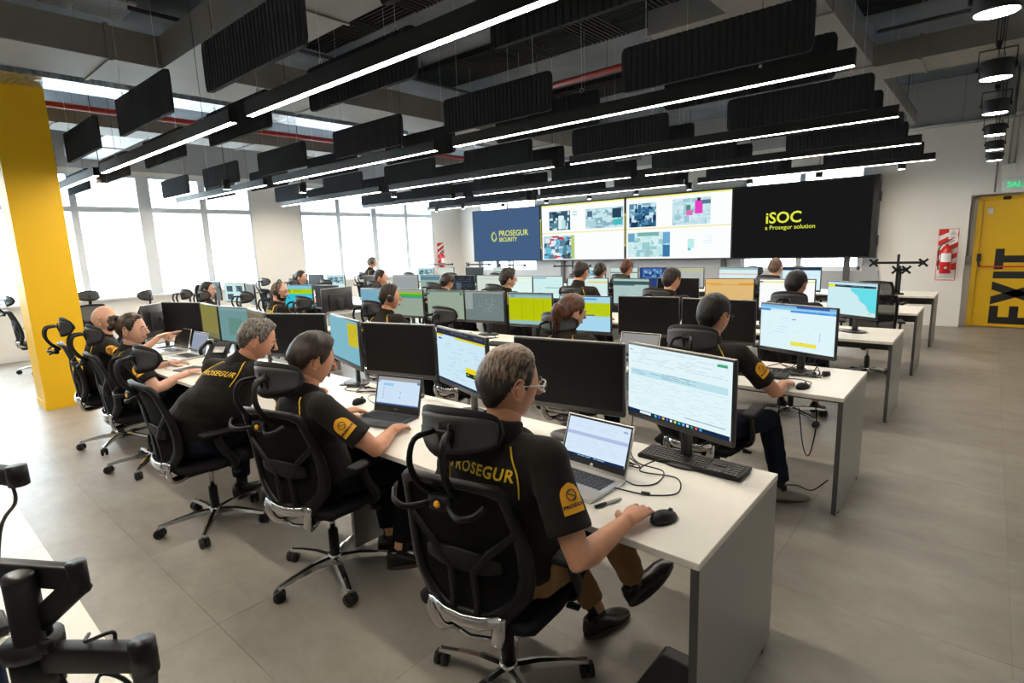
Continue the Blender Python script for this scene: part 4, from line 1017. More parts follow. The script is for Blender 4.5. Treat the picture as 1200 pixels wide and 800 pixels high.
# mirrored / angled ones seen from the back or on arms
monitor('grey monitor seen from behind beside the cyan screen, turned to the left', -6.35, 4.15, -6.28, 3.72, 1.20, 'palegreen', mount='stand')
monitor('dark navy monitor back left of the screen with dark photos', -10.83, 4.05, -10.33, 4.10, 1.20, 'off')
monitor('slanted monitor with a pale page left of the third-row man', -8.35, 6.02, -8.15, 5.62, 1.22, 'pale', mount='stand')
monitor('dark blue-grey monitor, leftmost of the pair before the white wall pier', -11.25, 5.95, -10.75, 6.0, 1.21, 'off')
monitor('dark blue-grey monitor, right one of the pair before the white wall pier', -10.7, 6.0, -10.2, 6.05, 1.21, 'off')
monitor('small camera monitor beyond the standing man', -9.9, 8.25, -9.4, 8.3, 1.225, 'cams')
monitor('plain pale grey monitor in the fourth row right of the camera monitor', -9.25, 8.3, -8.75, 8.3, 1.225, 'palegrey')
monitor('blue-grey monitor back in the fourth row near the far windows', -8.4, 8.3, -7.9, 8.3, 1.225, 'off')
monitor('pale monitor in the fourth row before the far left extinguisher', -7.6, 8.3, -7.1, 8.3, 1.225, 'darkline')

# ------------------------------------------------------------------ video wall
def video_wall():
    y = 11.90
    t = empty('video_wall', (-6.63, y, 1.93), 0, 'long black video wall of four big screens across the back', 'screen wall')
    fr = MB(); fr.box((0, .09, 0), (10.06, .15, 1.46), M['ink']); fr.box((5.035, .06, 0), (.03, .22, 1.46), M['ink']); fr.build('frame', None, t)
    for z in (.35, -.42): MB().rbox((5.065, .03, z), (.03, .12, .18), .006, M['ink']).build('side_latch', None, t)
    for x in (-4.2, -1.9, 0, 2.3, 4.6): MB().box((x, .13, -1.3), (.10, .06, 1.26), M['edge']).build('support_post', None, t)
    panels = [('logo', -3.755, (70, 96, 132)), ('cams1', -1.235, None), ('cams2', 1.265, None), ('soc', 3.735, (24, 24, 25))]
    for k, x, c in panels:
        w, h = 2.44, 1.40
        MB().box((x, .005, 0), (w, .01, h), M['off']).build('screen_panel', None, t)
        if k == 'logo':
            UI(c).b(0, .0, 1, .006, (70, 96, 130)).obj(w, h, t, (x, -.002, 0))
            for z, s_, tx, al in ((.045, .215, 'PROSEGUR', -.24), (-.125, .150, 'SECURITY', -.24)): text_obj('lettering', tx, s_, face_south(x+al, -.006, z), scr(214, 222, 120), t, align='LEFT', bold=.004)
            g = MB()
            for k2 in range(5):
                a0 = k2*1.2; pts = [(x-.42+.10*math.cos(a0+i*.22)*(1 if k2 % 2 else .75), -.006, -.03+.13*math.sin(a0+i*.22)*(1 if k2 % 2 else .75)) for i in range(12)]
                g.tube(pts, .009, 5, scr(214, 222, 120))
            g.build('emblem', None, t)
        elif k == 'soc':
            UI(c).b(0, .0, 1, .005, (40, 40, 42)).b(0, .5, 1, .502, (18, 18, 18)).obj(w, h, t, (x, -.002, 0))
            text_obj('lettering', 'iSOC', .30, face_south(x-.58, -.006, .06), scr(226, 234, 70), t, align='LEFT', bold=.005)
            text_obj('lettering', 'a Prosegur solution', .115, face_south(x-.58, -.006, -.12), scr(226, 234, 70), t, align='LEFT', bold=.0006)
        else:
            u = UI((252, 254, 254)); u.b(0, 0, 1, .022, (238, 236, 120)); u.b(0, .50, 1, .52, (244, 236, 170))
            P = [(70, 160, 190), (30, 70, 100), (190, 225, 235), (120, 190, 210), (60, 110, 150)]
            if k == 'cams1':
                u.photo(.10, .12, .37, .46, [(60, 90, 110), (40, 66, 84), (90, 130, 150), (200, 235, 240)], 3, 10); u.b(.22, .2, .28, .44, (225, 245, 245)); u.b(.26, .28, .31, .44, (190, 225, 232))
                u.photo(.56, .12, .99, .46, [(176, 212, 222), (200, 232, 238), (140, 180, 195), (210, 238, 242)], 5, 26); u.b(.87, .14, .97, .3, (40, 70, 90)); u.b(.88, .32, .98, .42, (70, 190, 190)); u.b(.58, .16, .64, .26, (80, 110, 130))
                u.photo(.02, .56, .42, .985, [(190, 215, 225), (110, 190, 220), (230, 240, 245), (60, 80, 90), (90, 130, 150), (210, 60, 80)], 6, 46); u.b(.38, .56, .42, .985, (180, 205, 120)); u.b(.40, .14, .46, .16, (170, 220, 210)); u.b(.40, .19, .46, .21, (170, 220, 210))
            else:
                u.photo(.03, .10, .31, .48, [(120, 175, 200), (50, 100, 140), (200, 230, 240), (90, 140, 170), (30, 60, 90)], 8, 40)
                u.photo(.47, .08, .82, .48, [(190, 222, 232), (214, 236, 242), (160, 200, 215), (200, 230, 235)], 9, 22); u.b(.60, .18, .64, .3, (70, 150, 120)); u.b(.68, .12, .75, .32, (225, 70, 190)); u.b(.60, .26, .66, .34, (225, 110, 190)); u.b(.70, .08, .73, .13, (60, 50, 70)); u.b(.74, .12, .82, .18, (90, 120, 150))
                u.photo(.02, .57, .45, .97, [(206, 236, 238), (190, 228, 234), (216, 240, 242), (150, 205, 205)], 10, 20); u.b(.38, .58, .45, .76, (110, 170, 210)); u.b(.38, .78, .45, .97, (60, 120, 170)); u.b(.02, .58, .09, .72, (110, 165, 195)); u.b(.12, .57, .34, .63, (120, 180, 170)); u.b(.21, .86, .24, .92, (200, 170, 205))
                u.b(.62, .70, .68, .84, (190, 236, 232)); u.b(.62, .84, .65, .88, (110, 205, 225)); u.lines(.76, .62, .84, .8, 5, (205, 232, 236), 3, .5, .2)
            u.obj(w, h, t, (x, -.002, 0))
    for x in (-2.50, .012):
        s_ = MB(); s_.box((x, -.004, -.02), (.03, .004, .76), scr(214, 216, 90)); s_.box((x+.002, -.007, -.02), (.014, .002, .66), scr(84, 96, 60)); s_.build('yellow_strip', None, t)
video_wall()

# ------------------------------------------------------------------ laptops, keyboards, mice
def laptop(label, x, y, z, rz, w, d, ang, kind, body, deck, key, group='laptops'):
    t = empty('laptop', (x, y, z), rz, label, 'laptop', group)
    b = MB(); b.rbox((0, 0, .008), (w, d, .015), .004, body); b.build('base', None, t)
    dk = MB(); dk.rbox((0, -d*.31, .0158), (w*.32, d*.30, .0008), .0003, deck, seg=1)
    dk.box((0, d*.12, .0155), (w*.86, d*.48, .0006), key if False else M['ink'] if body is not M['silver'] else deck); dk.build('touchpad', None, t)
    k = MB(); nx, ny = 14, 5; kw, kd = w*.86/nx, d*.46/ny
    for i in range(nx):
        for j in range(ny):
            if j == 0 and 4 <= i <= 8:
                if i == 4: k.box((-w*.43+(6.5)*kw, d*.12-d*.23+kd*.5, .0170), (kw*4.86, kd*.80, .0022), key)
                continue
            k.box((-w*.43+(i+.5)*kw, d*.12-d*.23+kd*(j+.5), .0170), (kw*.82, kd*.80, .0022), key)
    k.build('keys', None, t)
    h = d*.94; L = empty('lid', (0, d/2-.004, .014)); L.parent = t; bpy.data.objects.remove(L)
    lid = MB(); lid.rbox((0, .0035, h/2), (w, .007, h), .003, body); o = lid.build('lid', None, t, (0, d/2-.002, .012), (-(ang-PI/2), 0, 0))
    s = MB(); s.box((0, -.0004, h*.53), (w-.012, .001, h*.90), M['bezel']); s.build('lid_bezel', None, o)
    sw, sh = w-.026, h*.74
    if kind == 'off': MB().box((0, -.0012, h*.57), (sw, .0008, sh), M['off']).build('screen', None, o)
    else: ui(kind).obj(sw, sh, o, (0, -.0012, h*.57))
    g = MB(); g.cyl((0, -.0010, h*.105), (0, -.0016, h*.105), .008, n=14, m=M['alu']) if body is M['silver'] else g.box((0, -.001, h*.1), (.03, .001, .003), M['alu']); g.build('badge', None, o)
    return t
laptop('open silver laptop with a lit page beside the nearest man\'s left hand', -1.165, 1.690, DZ, -.06, .325, .225, 1.92, 'laptop1', M['silver'], M['alu'], M['darkgrey'])
laptop('open dark grey laptop before the dark-haired man', -2.455, 1.735, DZ, .22, .325, .225, 1.85, 'laptop2', M['darkgrey'], mat('dark_deck', (.035, .035, .037), .5), M['ink'])
laptop('open silver laptop with grey screen before the woman with the hair bun', -5.62, 1.84, DZ, .02, .33, .225, 1.85, 'laptop3', M['silver'], M['alu'], M['darkgrey'])
laptop('dark-screened laptop left of the grey-screened one near the desk end', -6.10, 1.86, DZ, .05, .34, .225, 1.85, 'off', M['silver'], M['alu'], M['darkgrey'])
laptop('silver laptop seen between the red-haired woman and the off monitor', -2.02, 3.72, DZ, .05, .33, .225, 1.90, 'dots', M['silver'], M['alu'], M['darkgrey'])
laptop('pale laptop before the ponytail woman', -8.25, 3.85, DZ, 0, .32, .22, 1.85, 'laptop3', M['silver'], M['alu'], M['darkgrey'])

def keyboard(label, x, y, rz, w=.44, d=.135, z=DZ):
    t = empty('keyboard', (x, y, z), rz, label, 'keyboard', 'black keyboards')
    b = MB(); b.rbox((0, 0, .011), (w, d, .018), .006, M['black'], rot=Matrix.Rotation(.05, 3, 'X')); b.build('case', None, t)
    k = MB(); kw = .0188
    km = mat('key_grey', (.045, .045, .047), .5)
    def blk(x0, n, rows, r0=0):
        for j in range(r0, rows):
            for i in range(n):
                yy = -d/2+.016+j*.0195
                if j == 0 and n > 10 and 3 <= i <= 8:
                    if i == 3: k.box((x0+5.5*kw+.5*kw, yy, .0215+.05*yy), (kw*5.8, .0150, .005), km)
                    continue
                k.box((x0+(i+.5)*kw, yy, .0215+.05*yy), (.0152, .0150, .005), km)
    blk(-w/2+.010, 15, 5); blk(-w/2+.010, 15, 6, 5); blk(-w/2+.305, 3, 1); blk(-w/2+.305, 3, 6, 3); blk(-w/2+.368, 3, 6); k.build('keys', None, t)
    return t
keyboard('black full-size keyboard on the nearest desk under the spreadsheet monitor', -.868, 2.125, -.03)
keyboard('black keyboard by the right hand of the man in dark glasses', -1.16, 3.82, .05)
for i, (x, y, r, l) in enumerate(((-3.35, 3.80, .1, 'black keyboard on the second desk before the lime-green monitor'), (-4.45, 3.78, -.05, 'black keyboard on the second desk before the pale green monitor'), (-5.15, 3.80, .05, 'black keyboard on the second desk before the headset man'), (-7.0, 3.80, .1, 'black keyboard on the second desk before the cyan screen'),
    (-1.75, 5.85, 0, 'black keyboard on the third desk before the bright white monitor'), (-3.75, 5.85, 0, 'black keyboard on the third desk before the tall man'), (-4.95, 5.85, .05, 'black keyboard on the third desk before the curly-haired person'), (-2.1, 7.9, 0, 'black keyboard on the fourth desk before the shaven-headed man'))): keyboard(l, x, y, r)
def mouse(label, x, y, rz, z=DZ):
    t = empty('computer_mouse', (x, y, z), rz, label, 'mouse', 'computer mice')
    b = MB(); b.ring([[(.031*k*math.cos(2*PI*j/18), .055*k*math.sin(2*PI*j/18), z_+(.004*math.cos(2*PI*j/18-PI/2+PI) if i > 1 else 0)) for j in range(18)] for i, (k, z_) in enumerate(((.9, .001), (1, .006), (1, .014), (.86, .026), (.55, .034), (.1, .036)))], M['black']); b.build('shell', None, t)
    w = MB(); w.cyl((-.004, .03, .031), (.004, .03, .031), .008, n=10, m=M['darkgrey']); w.build('wheel', None, t)
mouse('black mouse under the nearest man\'s right hand', -.752, 1.612, -.35)
mouse('black mouse left of the dark grey laptop', -2.86, 1.86, .3)
mouse('black mouse under the hand of the man in dark glasses', -.80, 3.62, -.3)

def cable(label, pts, r=.0026, k=8):
    o = MB().tube(smooth_curve(pts, k), r, 6, M['ink']).build('cable')
    return tag(o, label, 'cable')
z = DZ+.004
cable('black cable looping on the desk between silver laptop and keyboard', [(-1.00, 1.80, z+.006), (-.95, 1.80, z), (-.90, 1.86, z), (-.93, 1.98, z), (-1.05, 2.0, z), (-1.12, 2.06, z+.03), (-1.15, 2.14, .90)])
cable('black cable with a ferrite lump beside the pen', [(-1.0, 1.72, z+.006), (-.93, 1.74, z), (-.86, 1.76, z), (-.80, 1.83, z), (-.86, 1.95, z), (-1.0, 1.92, z+.004), (-.98, 2.02, z+.02), (-.90, 2.12, z+.02), (-.93, 2.13, .92)])
tag(MB().cyl((-.905, 1.748, z+.003), (-.875, 1.756, z+.003), .006, n=10, m=M['ink']).build('ferrite_core'), 'small black ferrite lump on the cable near the pen', 'cable')
cable('thin pale-grey cable curved on the desk behind the dark grey laptop', [(-2.70, 1.90, z), (-2.85, 1.93, z), (-2.95, 2.0, z), (-2.8, 2.06, z+.05), (-2.72, 2.08, 1.05)], .0022)
TG = []
for i in range(5):
    R = random.Random(i+3); P = []
    for j in range(9): P.append((-1.05+R.uniform(-.13, .17)+.02*j, 3.98+R.uniform(-.11, .13), z+abs(R.gauss(0, .03))*(1 if j % 2 else .3)))
    TG.append(P)
_tc = MB()
for P in TG: _tc.tube(smooth_curve(P, 8), .0032, 6, M['ink'])
tag(_tc.build('cable_tangle'), 'tangled heap of black cables before the blue-header monitor', 'cable', None, 'stuff')
cable('black power cord with a round plug on the second desk', [(-1.0, 3.95, z), (-.9, 3.93, z), (-.82, 3.97, z), (-.76, 4.0, z+.01)], .0035)
tag(MB().cyl((-.765, 3.995, z+.014), (-.735, 4.02, z+.016), .019, .016, 14, M['ink']).build('power_plug'), 'round black power plug lying on the second desk', 'plug')
cable('black cable with connectors lying behind the second-row mouse', [(-1.05, 3.82, z), (-.97, 3.80, z), (-.90, 3.83, z), (-.84, 3.82, z), (-.78, 3.74, z+.01), (-.77, 3.66, z+.012)], .003)
cable('black cable trailing on the floor under the second desk', [(-1.0, 3.9, .55), (-.98, 3.85, .2), (-.95, 3.82, .02), (-.85, 3.85, .008), (-.75, 3.80, .02), (-.66, 3.78, .12)], .004)
cable('black cable hanging under the second desk', [(-.9, 4.0, .5), (-.85, 3.95, .25), (-.8, 3.9, .22), (-.78, 3.95, .4), (-.8, 4.0, .55)], .004)
def tangle(x, y, seed, label, n=3):
    b = MB(); R = random.Random(seed)
    for i in range(n): b.tube(smooth_curve([(x+R.uniform(-.22, .22), y+R.uniform(-.07, .09), z+abs(R.gauss(0, .015))) for j in range(8)], 6), .003, 5, M['ink'])
    tag(b.build('cable_tangle'), label, 'cable', None, 'stuff')
tangle(-3.9, 4.0, 2, 'black cables bunched behind the speckled grey monitor')
tangle(-4.75, 3.95, 3, 'black cables bunched between the two pale green monitors')
tangle(-2.55, 3.98, 4, 'black cables left of the off monitor in the second row')
tangle(-1.55, 4.02, 5, 'black cables below the off monitor behind the man in dark glasses')
tangle(-1.5, 6.1, 6, 'black cables on the third desk by the bright white monitor')
tangle(-.95, 6.0, 7, 'black cables below the sea map monitor', 2)
tangle(-2.6, 6.1, 8, 'black cables on the third desk by the orange monitor')
tangle(-1.2, 1.99, 9, 'black cables between the nearest off monitor and the lit spreadsheet', 2)
tangle(-3.1, 2.05, 11, 'black cables at the foot of the teal monitor', 2)
tangle(-5.3, 1.98, 12, 'black cables behind the desk phone')
def pen(x, y, rz):
    t = empty('marker_pen', (x, y, DZ+.0065), rz, 'clear and black marker pen on the desk between laptop and mouse', 'pen')
    MB().cyl((0, -.005, 0), (0, .065, 0), .0055, n=10, m=mat('pen_grey', (.45, .45, .45), .3)).build('barrel', None, t)
    MB().cyl((0, -.05, 0), (0, -.003, 0), .0065, n=10, m=M['ink']).build('cap', None, t)
pen(-.965, 1.60, -.35)
def papers():
    for i, (x, y, w, d, r, l) in enumerate(((-5.0, 1.66, .50, .17, .15, 'white sheet of paper at the woman\'s right hand'), (-6.35, 1.60, .22, .30, .4, 'white sheet left of the dark-screened laptop'),
        (-4.35, 3.75, .30, .21, .2, 'white sheet on the desk before the headset man'), (-3.0, 3.80, .30, .21, -.2, 'white sheet on the second desk left of the red-haired woman'), (-5.6, 3.78, .30, .21, .1, 'white sheet beside the empty second-row chair'), (-5.35, 2.02, .24, .2, .4, 'white crumpled papers behind the desk phone'))):
        tag(MB().box((0, 0, .0015), (w, d, .003), M['paper']).build('paper_sheet', None, None, (x, y, DZ), (0, 0, r)), l, 'paper')
    t = empty('pen', (-5.42, 1.66, DZ+.006), -1.2, 'dark blue pen on the white sheet near the woman', 'pen'); MB().cyl((0, -.07, 0), (0, .07, 0), .005, n=8, m=M['navy']).build('barrel', None, t)
    r = MB().rbox((0, 0, .012), (.07, .035, .024), .008, M['red_sign']); r.rbox((.05, 0, .012), (.05, .04, .024), .008, M['ink']); tag(r.build('stapler', None, None, (-5.55, 1.62, DZ), (0, 0, .3)), 'small red and black stapler near the woman with the bun', 'stapler')
papers()
def phone():
    t = empty('desk_phone', (-5.02, 1.90, DZ), .55, 'black desk phone propped up with its handset near the woman', 'phone')
    b = MB(); b.rbox((0, 0, .09), (.20, .022, .22), .008, M['black'], rot=Matrix.Rotation(-.75, 3, 'X')); b.build('phone_body', None, t)
    h = MB(); h.tube(smooth_curve([(-.09, -.08, .09), (-.095, -.07, .14), (-.095, .02, .185), (-.09, .06, .17)], 5), (.016), 8, M['black']); h.build('handset', None, t)
    s = MB(); s.rbox((.03, -.012, .125), (.10, .004, .06), .002, M['alu'], rot=Matrix.Rotation(-.75, 3, 'X')); s.build('phone_display', None, t)
    t2 = tag(MB().rbox((0, 0, .006), (.26, .18, .012), .005, M['darkgrey']).build('tablet', None, None, (-4.92, 1.66, DZ), (0, 0, .25)), 'flat dark tablet lying before the woman\'s hand', 'tablet')
phone()
# grey low cabinet block on the second desk left of the headset man
cb = MB().rbox((0, 0, .09), (.42, .30, .18), .004, M['panel']); tag(cb.build('storage_box', None, None, (-6.05, 3.86, DZ)), 'low grey box on the second desk left of the headset man', 'box')

# ------------------------------------------------------------------ monitor arms without monitors
def arm_cross(label, x, y, z, w, rz=0, top=.12, plate=True, zb=DZ):
    t = empty('monitor_arm', (x, y, zb), rz, label, 'monitor arm', 'bare monitor arms')
    p = MB(); p.cyl((0, 0, 0), (0, 0, z-zb+top), .018, n=12, m=M['black']); p.rbox((0, 0, .012), (.12, .09, .024), .006, M['black']); p.build('pole', None, t)
    for q in (-1, 1):
        a = MB(); a.rbox((q*w/4, -.02, z-zb), (w/2, .025, .035), .006, M['black']); a.cyl((q*w/2, -.02, z-zb-.03), (q*w/2, -.02, z-zb+.03), .017, n=10, m=M['black']); a.build('cross_arm', None, t)
        if plate:
            v = MB()
            for an in (PI/4, -PI/4): v.box((q*w/2, -.05, z-zb), (.15, .008, .03), M['navy'] if False else M['black'], rot=Matrix.Rotation(an, 3, 'Y'))
            v.cyl((q*w/2, -.05, z-zb), (q*w/2, -.02, z-zb), .015, n=8, m=M['black']); v.build('mount_plate', None, t)
arm_cross('bare double monitor arm on the far right desk below the black screen', -1.02, 9.95, 1.20, .60, .05)
arm_cross('bare double monitor arm on the fourth desk at the right end, lower', -.98, 9.0+.9, 1.10, .12, .3, .02)
arm_cross('bare monitor arm on the farthest desk below the blue-grey screen, right one', -8.6, 10.1, 1.18, .8, 0, .1)
arm_cross('bare monitor arm on the farthest desk below the blue-grey screen, left one', -9.8, 10.2, 1.20, .7, .1, .1)
arm_cross('bare monitor arm on the farthest desk by the far left extinguisher', -10.9, 9.9, 1.22, .9, 0, .06, False)
arm_cross('bare monitor arm below the left white screen', -6.9, 10.1, 1.16, .9, .1, .12, False)
arm_cross('pale-backed bare monitor arm near the ponytail woman', -10.2, 3.95, 1.12, .35, .2, .02)

def foreground_arms():
    t = empty('monitor_arm', (-1.075, .085, DZ), 0, 'black pole with hinged monitor arms close up in the lower left corner', 'monitor arm')
    K = M['black']
    p = MB(); p.cyl((0, 0, 0), (0, 0, .455), .0215, n=24, m=K); p.ring([[(r*math.cos(2*PI*j/24), r*math.sin(2*PI*j/24), z_) for j in range(24)] for r, z_ in ((.0215, .452), (.020, .462), (.010, .464))], M['bezel']); p.rbox((0, 0, .012), (.11, .10, .024), .008, K); p.build('pole', None, t)
    c = MB(); c.cyl((0, 0, .335), (0, 0, .352), .040, n=20, m=K); c.cyl((0, 0, .27), (0, 0, .335), .032, n=20, m=K); c.rbox((.038, .01, .352), (.02, .016, .02), .004, K, rot=Matrix.Rotation(.6, 3, 'Z')); c.build('collar', None, t)
    def link_(a, b, wd, ht, m, nm='arm_link'):
        a, b = Vector(a), Vector(b); dd = b-a; L = dd.length; R = dd.to_track_quat('X', 'Z').to_matrix()
        l = MB(); l.rbox((a+b)/2, (L, wd, ht), .005, m, rot=R); l.cyl(b-Vector((0, 0, ht*.65)), b+Vector((0, 0, ht*.65)), wd*.62, n=14, m=m); l.build(nm, None, t)
    link_((.02, .01, .325), (.150, .105, .330), .030, .040, K)
    link_((.150, .105, .318), (.148, .085, .12), .026, .030, M['darkgrey'])
    link_((-.19, -.09, .448), (.055, .060, .448), .022, .038, K)
    link_((.058, .062, .44), (.0, .012, .375), .024, .036, K)
    cb_ = MB()
    for i in range(3): cb_.tube(smooth_curve([(.04, .02, .30-.01*i), (.06+.01*i, .035, .24-.03*i), (.10, .07, .22-.02*i), (.12, .09, .27), (.08, .06, .29), (.05, .05, .20)], 6), .0028, 6, M['ink'])
    cb_.build('cable_bundle', None, t)
    tb = MB(); tb.tube(smooth_curve([(.055, .06, .35), (.09, .05, .36), (.105, .08, .365), (.09, .085, .34)], 4), .003, 6, M['ink']); tb.build('velcro_tie', None, t)
    # monitors of the camera's own row, seen edge-on from behind
    m = empty('computer_monitor', (-1.36, .02, DZ), 0, 'blue-black monitor edge cut by the left border in the foreground', 'monitor'); 
    b = MB(); b.rbox((0, 0, .24), (.54, .022, .33), .008, M['bezel']); b.rbox((0, .02, .24), (.38, .03, .22), .012, M['navy']); b.build('housing', None, m); MB().box((0, -.012, .245), (.52, .001, .30), M['off']).build('screen', None, m); MB().cyl((0, .03, .0), (0, .03, .2), .015, n=10, m=K).build('arm_pole', None, m)
    t2 = empty('monitor_arm', (-1.86, .06, DZ), 0, 'black monitor arm tip entering at the left edge, farther along the white desk', 'monitor arm')
    p = MB(); p.cyl((0, 0, 0), (0, 0, .45), .0215, n=16, m=K); p.rbox((0, 0, .012), (.11, .10, .024), .008, K); p.build('pole', None, t2)
    l = MB(); l.rbox((.12, .05, .45), (.26, .03, .04), .006, K, rot=Matrix.Rotation(.4, 3, 'Z')); l.cyl((.235, .10, .43), (.235, .10, .475), .02, n=12, m=K); l.build('arm_link', None, t2)
    w = MB(); w.tube(smooth_curve([(.22, .09, .43), (.20, .09, .38), (.14, .06, .30), (.05, .03, .05)], 5), .004, 6, M['ink']); w.build('hanging_cable', None, t2)
    tag(MB().rbox((0, 0, .09), (.10, .07, .05), .008, K).cyl((0, 0, 0), (0, 0, .07), .03, n=14, m=K).build('clamp', None, None, (-1.62, .02, DZ)), 'small black clamp on the white desk at the left edge', 'clamp')
foreground_arms()
# black bin under the nearest desk end
bn = MB(); bn.rbox((0, 0, .06), (.22, .30, .12), .02, M['black']); bn.box((0, 0, .122), (.18, .26, .004), M['ink']); tag(bn.build('waste_bin', None, None, (-.72, 1.66, 0)), 'black box on the floor under the right end of the nearest desk', 'box')
# ------------------------------------------------------------------ people
def skin_mat(name, col):
    m = mat(name, col, .5, spec=.4, var=(18, .07), bump=(120, .12, .001))
    m.node_tree.nodes['Principled BSDF'].inputs['Subsurface Weight'].default_value = 0.08
    m.node_tree.nodes['Principled BSDF'].inputs['Subsurface Radius'].default_value = (.02, .008, .004)
    return m
SK1 = skin_mat('skin_warm', (.60, .295, .175)); SK2 = skin_mat('skin_pale', (.66, .375, .265)); SK3 = skin_mat('skin_tan', (.42, .22, .14))
def hair_mat(name, dark, light, bias=.5, scale=55, rough=.45, zs=None):
    if name in MATS: return MATS[name]
    m = bpy.data.materials.new(name); m.use_nodes = True; nt = m.node_tree; b = nt.nodes['Principled BSDF']
    g = nt.nodes.new('ShaderNodeTexCoord'); mp = nt.nodes.new('ShaderNodeMapping'); mp.inputs['Scale'].default_value = (1, .35, .25)
    n = nt.nodes.new('ShaderNodeTexNoise'); n.inputs['Scale'].default_value = scale; n.inputs['Detail'].default_value = 5
    r = nt.nodes.new('ShaderNodeValToRGB'); r.color_ramp.elements[0].position = max(0.02, bias-.14); r.color_ramp.elements[1].position = min(.98, bias+.14)
    r.color_ramp.elements[0].color = (*dark, 1); r.color_ramp.elements[1].color = (*light, 1)
    nt.links.new(g.outputs['Object'], mp.inputs[0]); nt.links.new(mp.outputs[0], n.inputs[0])
    if zs:
        sp = nt.nodes.new('ShaderNodeSeparateXYZ'); mr = nt.nodes.new('ShaderNodeMapRange'); ad = nt.nodes.new('ShaderNodeMath'); ad.operation = 'ADD'
        mr.inputs[1].default_value = zs[0]; mr.inputs[2].default_value = zs[1]; mr.inputs[3].default_value = -.26; mr.inputs[4].default_value = .12
        nt.links.new(g.outputs['Object'], sp.inputs[0]); nt.links.new(sp.outputs[2], mr.inputs[0]); nt.links.new(n.outputs[0], ad.inputs[0]); nt.links.new(mr.outputs[0], ad.inputs[1]); nt.links.new(ad.outputs[0], r.inputs[0])
    else: nt.links.new(n.outputs[0], r.inputs[0])
    nt.links.new(r.outputs[0], b.inputs['Base Color'])
    bp = nt.nodes.new('ShaderNodeBump'); bp.inputs['Strength'].default_value = .5; bp.inputs['Distance'].default_value = .004
    nt.links.new(n.outputs[0], bp.inputs['Height']); nt.links.new(bp.outputs[0], b.inputs['Normal'])
    b.inputs['Roughness'].default_value = rough; b.inputs['Specular IOR Level'].default_value = .35
    MATS[name] = m; return m
H_DARK = hair_mat('hair_dark_brown', (.012, .008, .006), (.045, .028, .02), .55)
H_BLACK = hair_mat('hair_black', (.006, .005, .005), (.022, .016, .014), .6)
H_GREY = hair_mat('hair_grey_brown', (.028, .022, .018), (.22, .195, .17), .52, 170)
H_BROWNGREY = hair_mat('hair_brown_greying', (.020, .013, .010), (.26, .185, .13), .54, 150, .45, (1.20, 1.34))
H_RED = hair_mat('hair_auburn', (.035, .012, .007), (.13, .045, .022), .5)
H_BUZZ = hair_mat('hair_cropped', (.10, .06, .045), (.22, .15, .115), .5, 120, .8)
H_BLOND = hair_mat('hair_bun_streaked', (.018, .011, .008), (.22, .13, .07), .60, 45)
EYEW = mat('eye_white', (.7, .68, .66), .2); IRIS = mat('iris', (.02, .012, .008), .1); LIP = mat('lip', (.46, .23, .16), .55)

def head_pt(d):
    """unit direction (x right, y fwd, z up) -> point on the skull/face surface, metres, centre of the head at 0"""
    x, y, z = d
    zz = z
    wx, wy = .0775, .097
    if z < 0:
        t = -z; wx *= 1-.30*t**1.4
        if y < 0: wy *= 1-.32*t
        else: wy *= 1-.02*t
    else:
        wx *= 1+.03*z
        if y < 0: wy *= 1+.04*z
    p = Vector((x*wx, y*wy, zz*.119))
    if y < 0 and z > -.2: p.y -= .006*(1-abs(z))
    # face plane, brow, chin
    if y > .55 and abs(x) < .6:
        p.y -= .010*max(0, (y-.55))*1.5
        p.y += .004*math.exp(-((z-.18)/.10)**2)*(1-abs(x))
        p.y -= .007*math.exp(-((z-.02)/.10)**2)*math.exp(-((abs(x)-.36)/.16)**2)
        p.y += .010*math.exp(-((z+.82)/.16)**2)*math.exp(-(x/.35)**2)
    return p
def hairline(az):
    """az from the front, degrees 0..180 -> lowest elevation of hair (degrees)"""
    K = [(0, 46), (35, 44), (55, 30), (68, 6), (78, -4), (88, 6), (102, 2), (120, -18), (145, -36), (180, -42)]
    for (a, e), (b, f) in zip(K[:-1], K[1:]):
        if a <= az <= b: return e+(f-e)*(az-a)/(b-a)
    return K[-1][1]
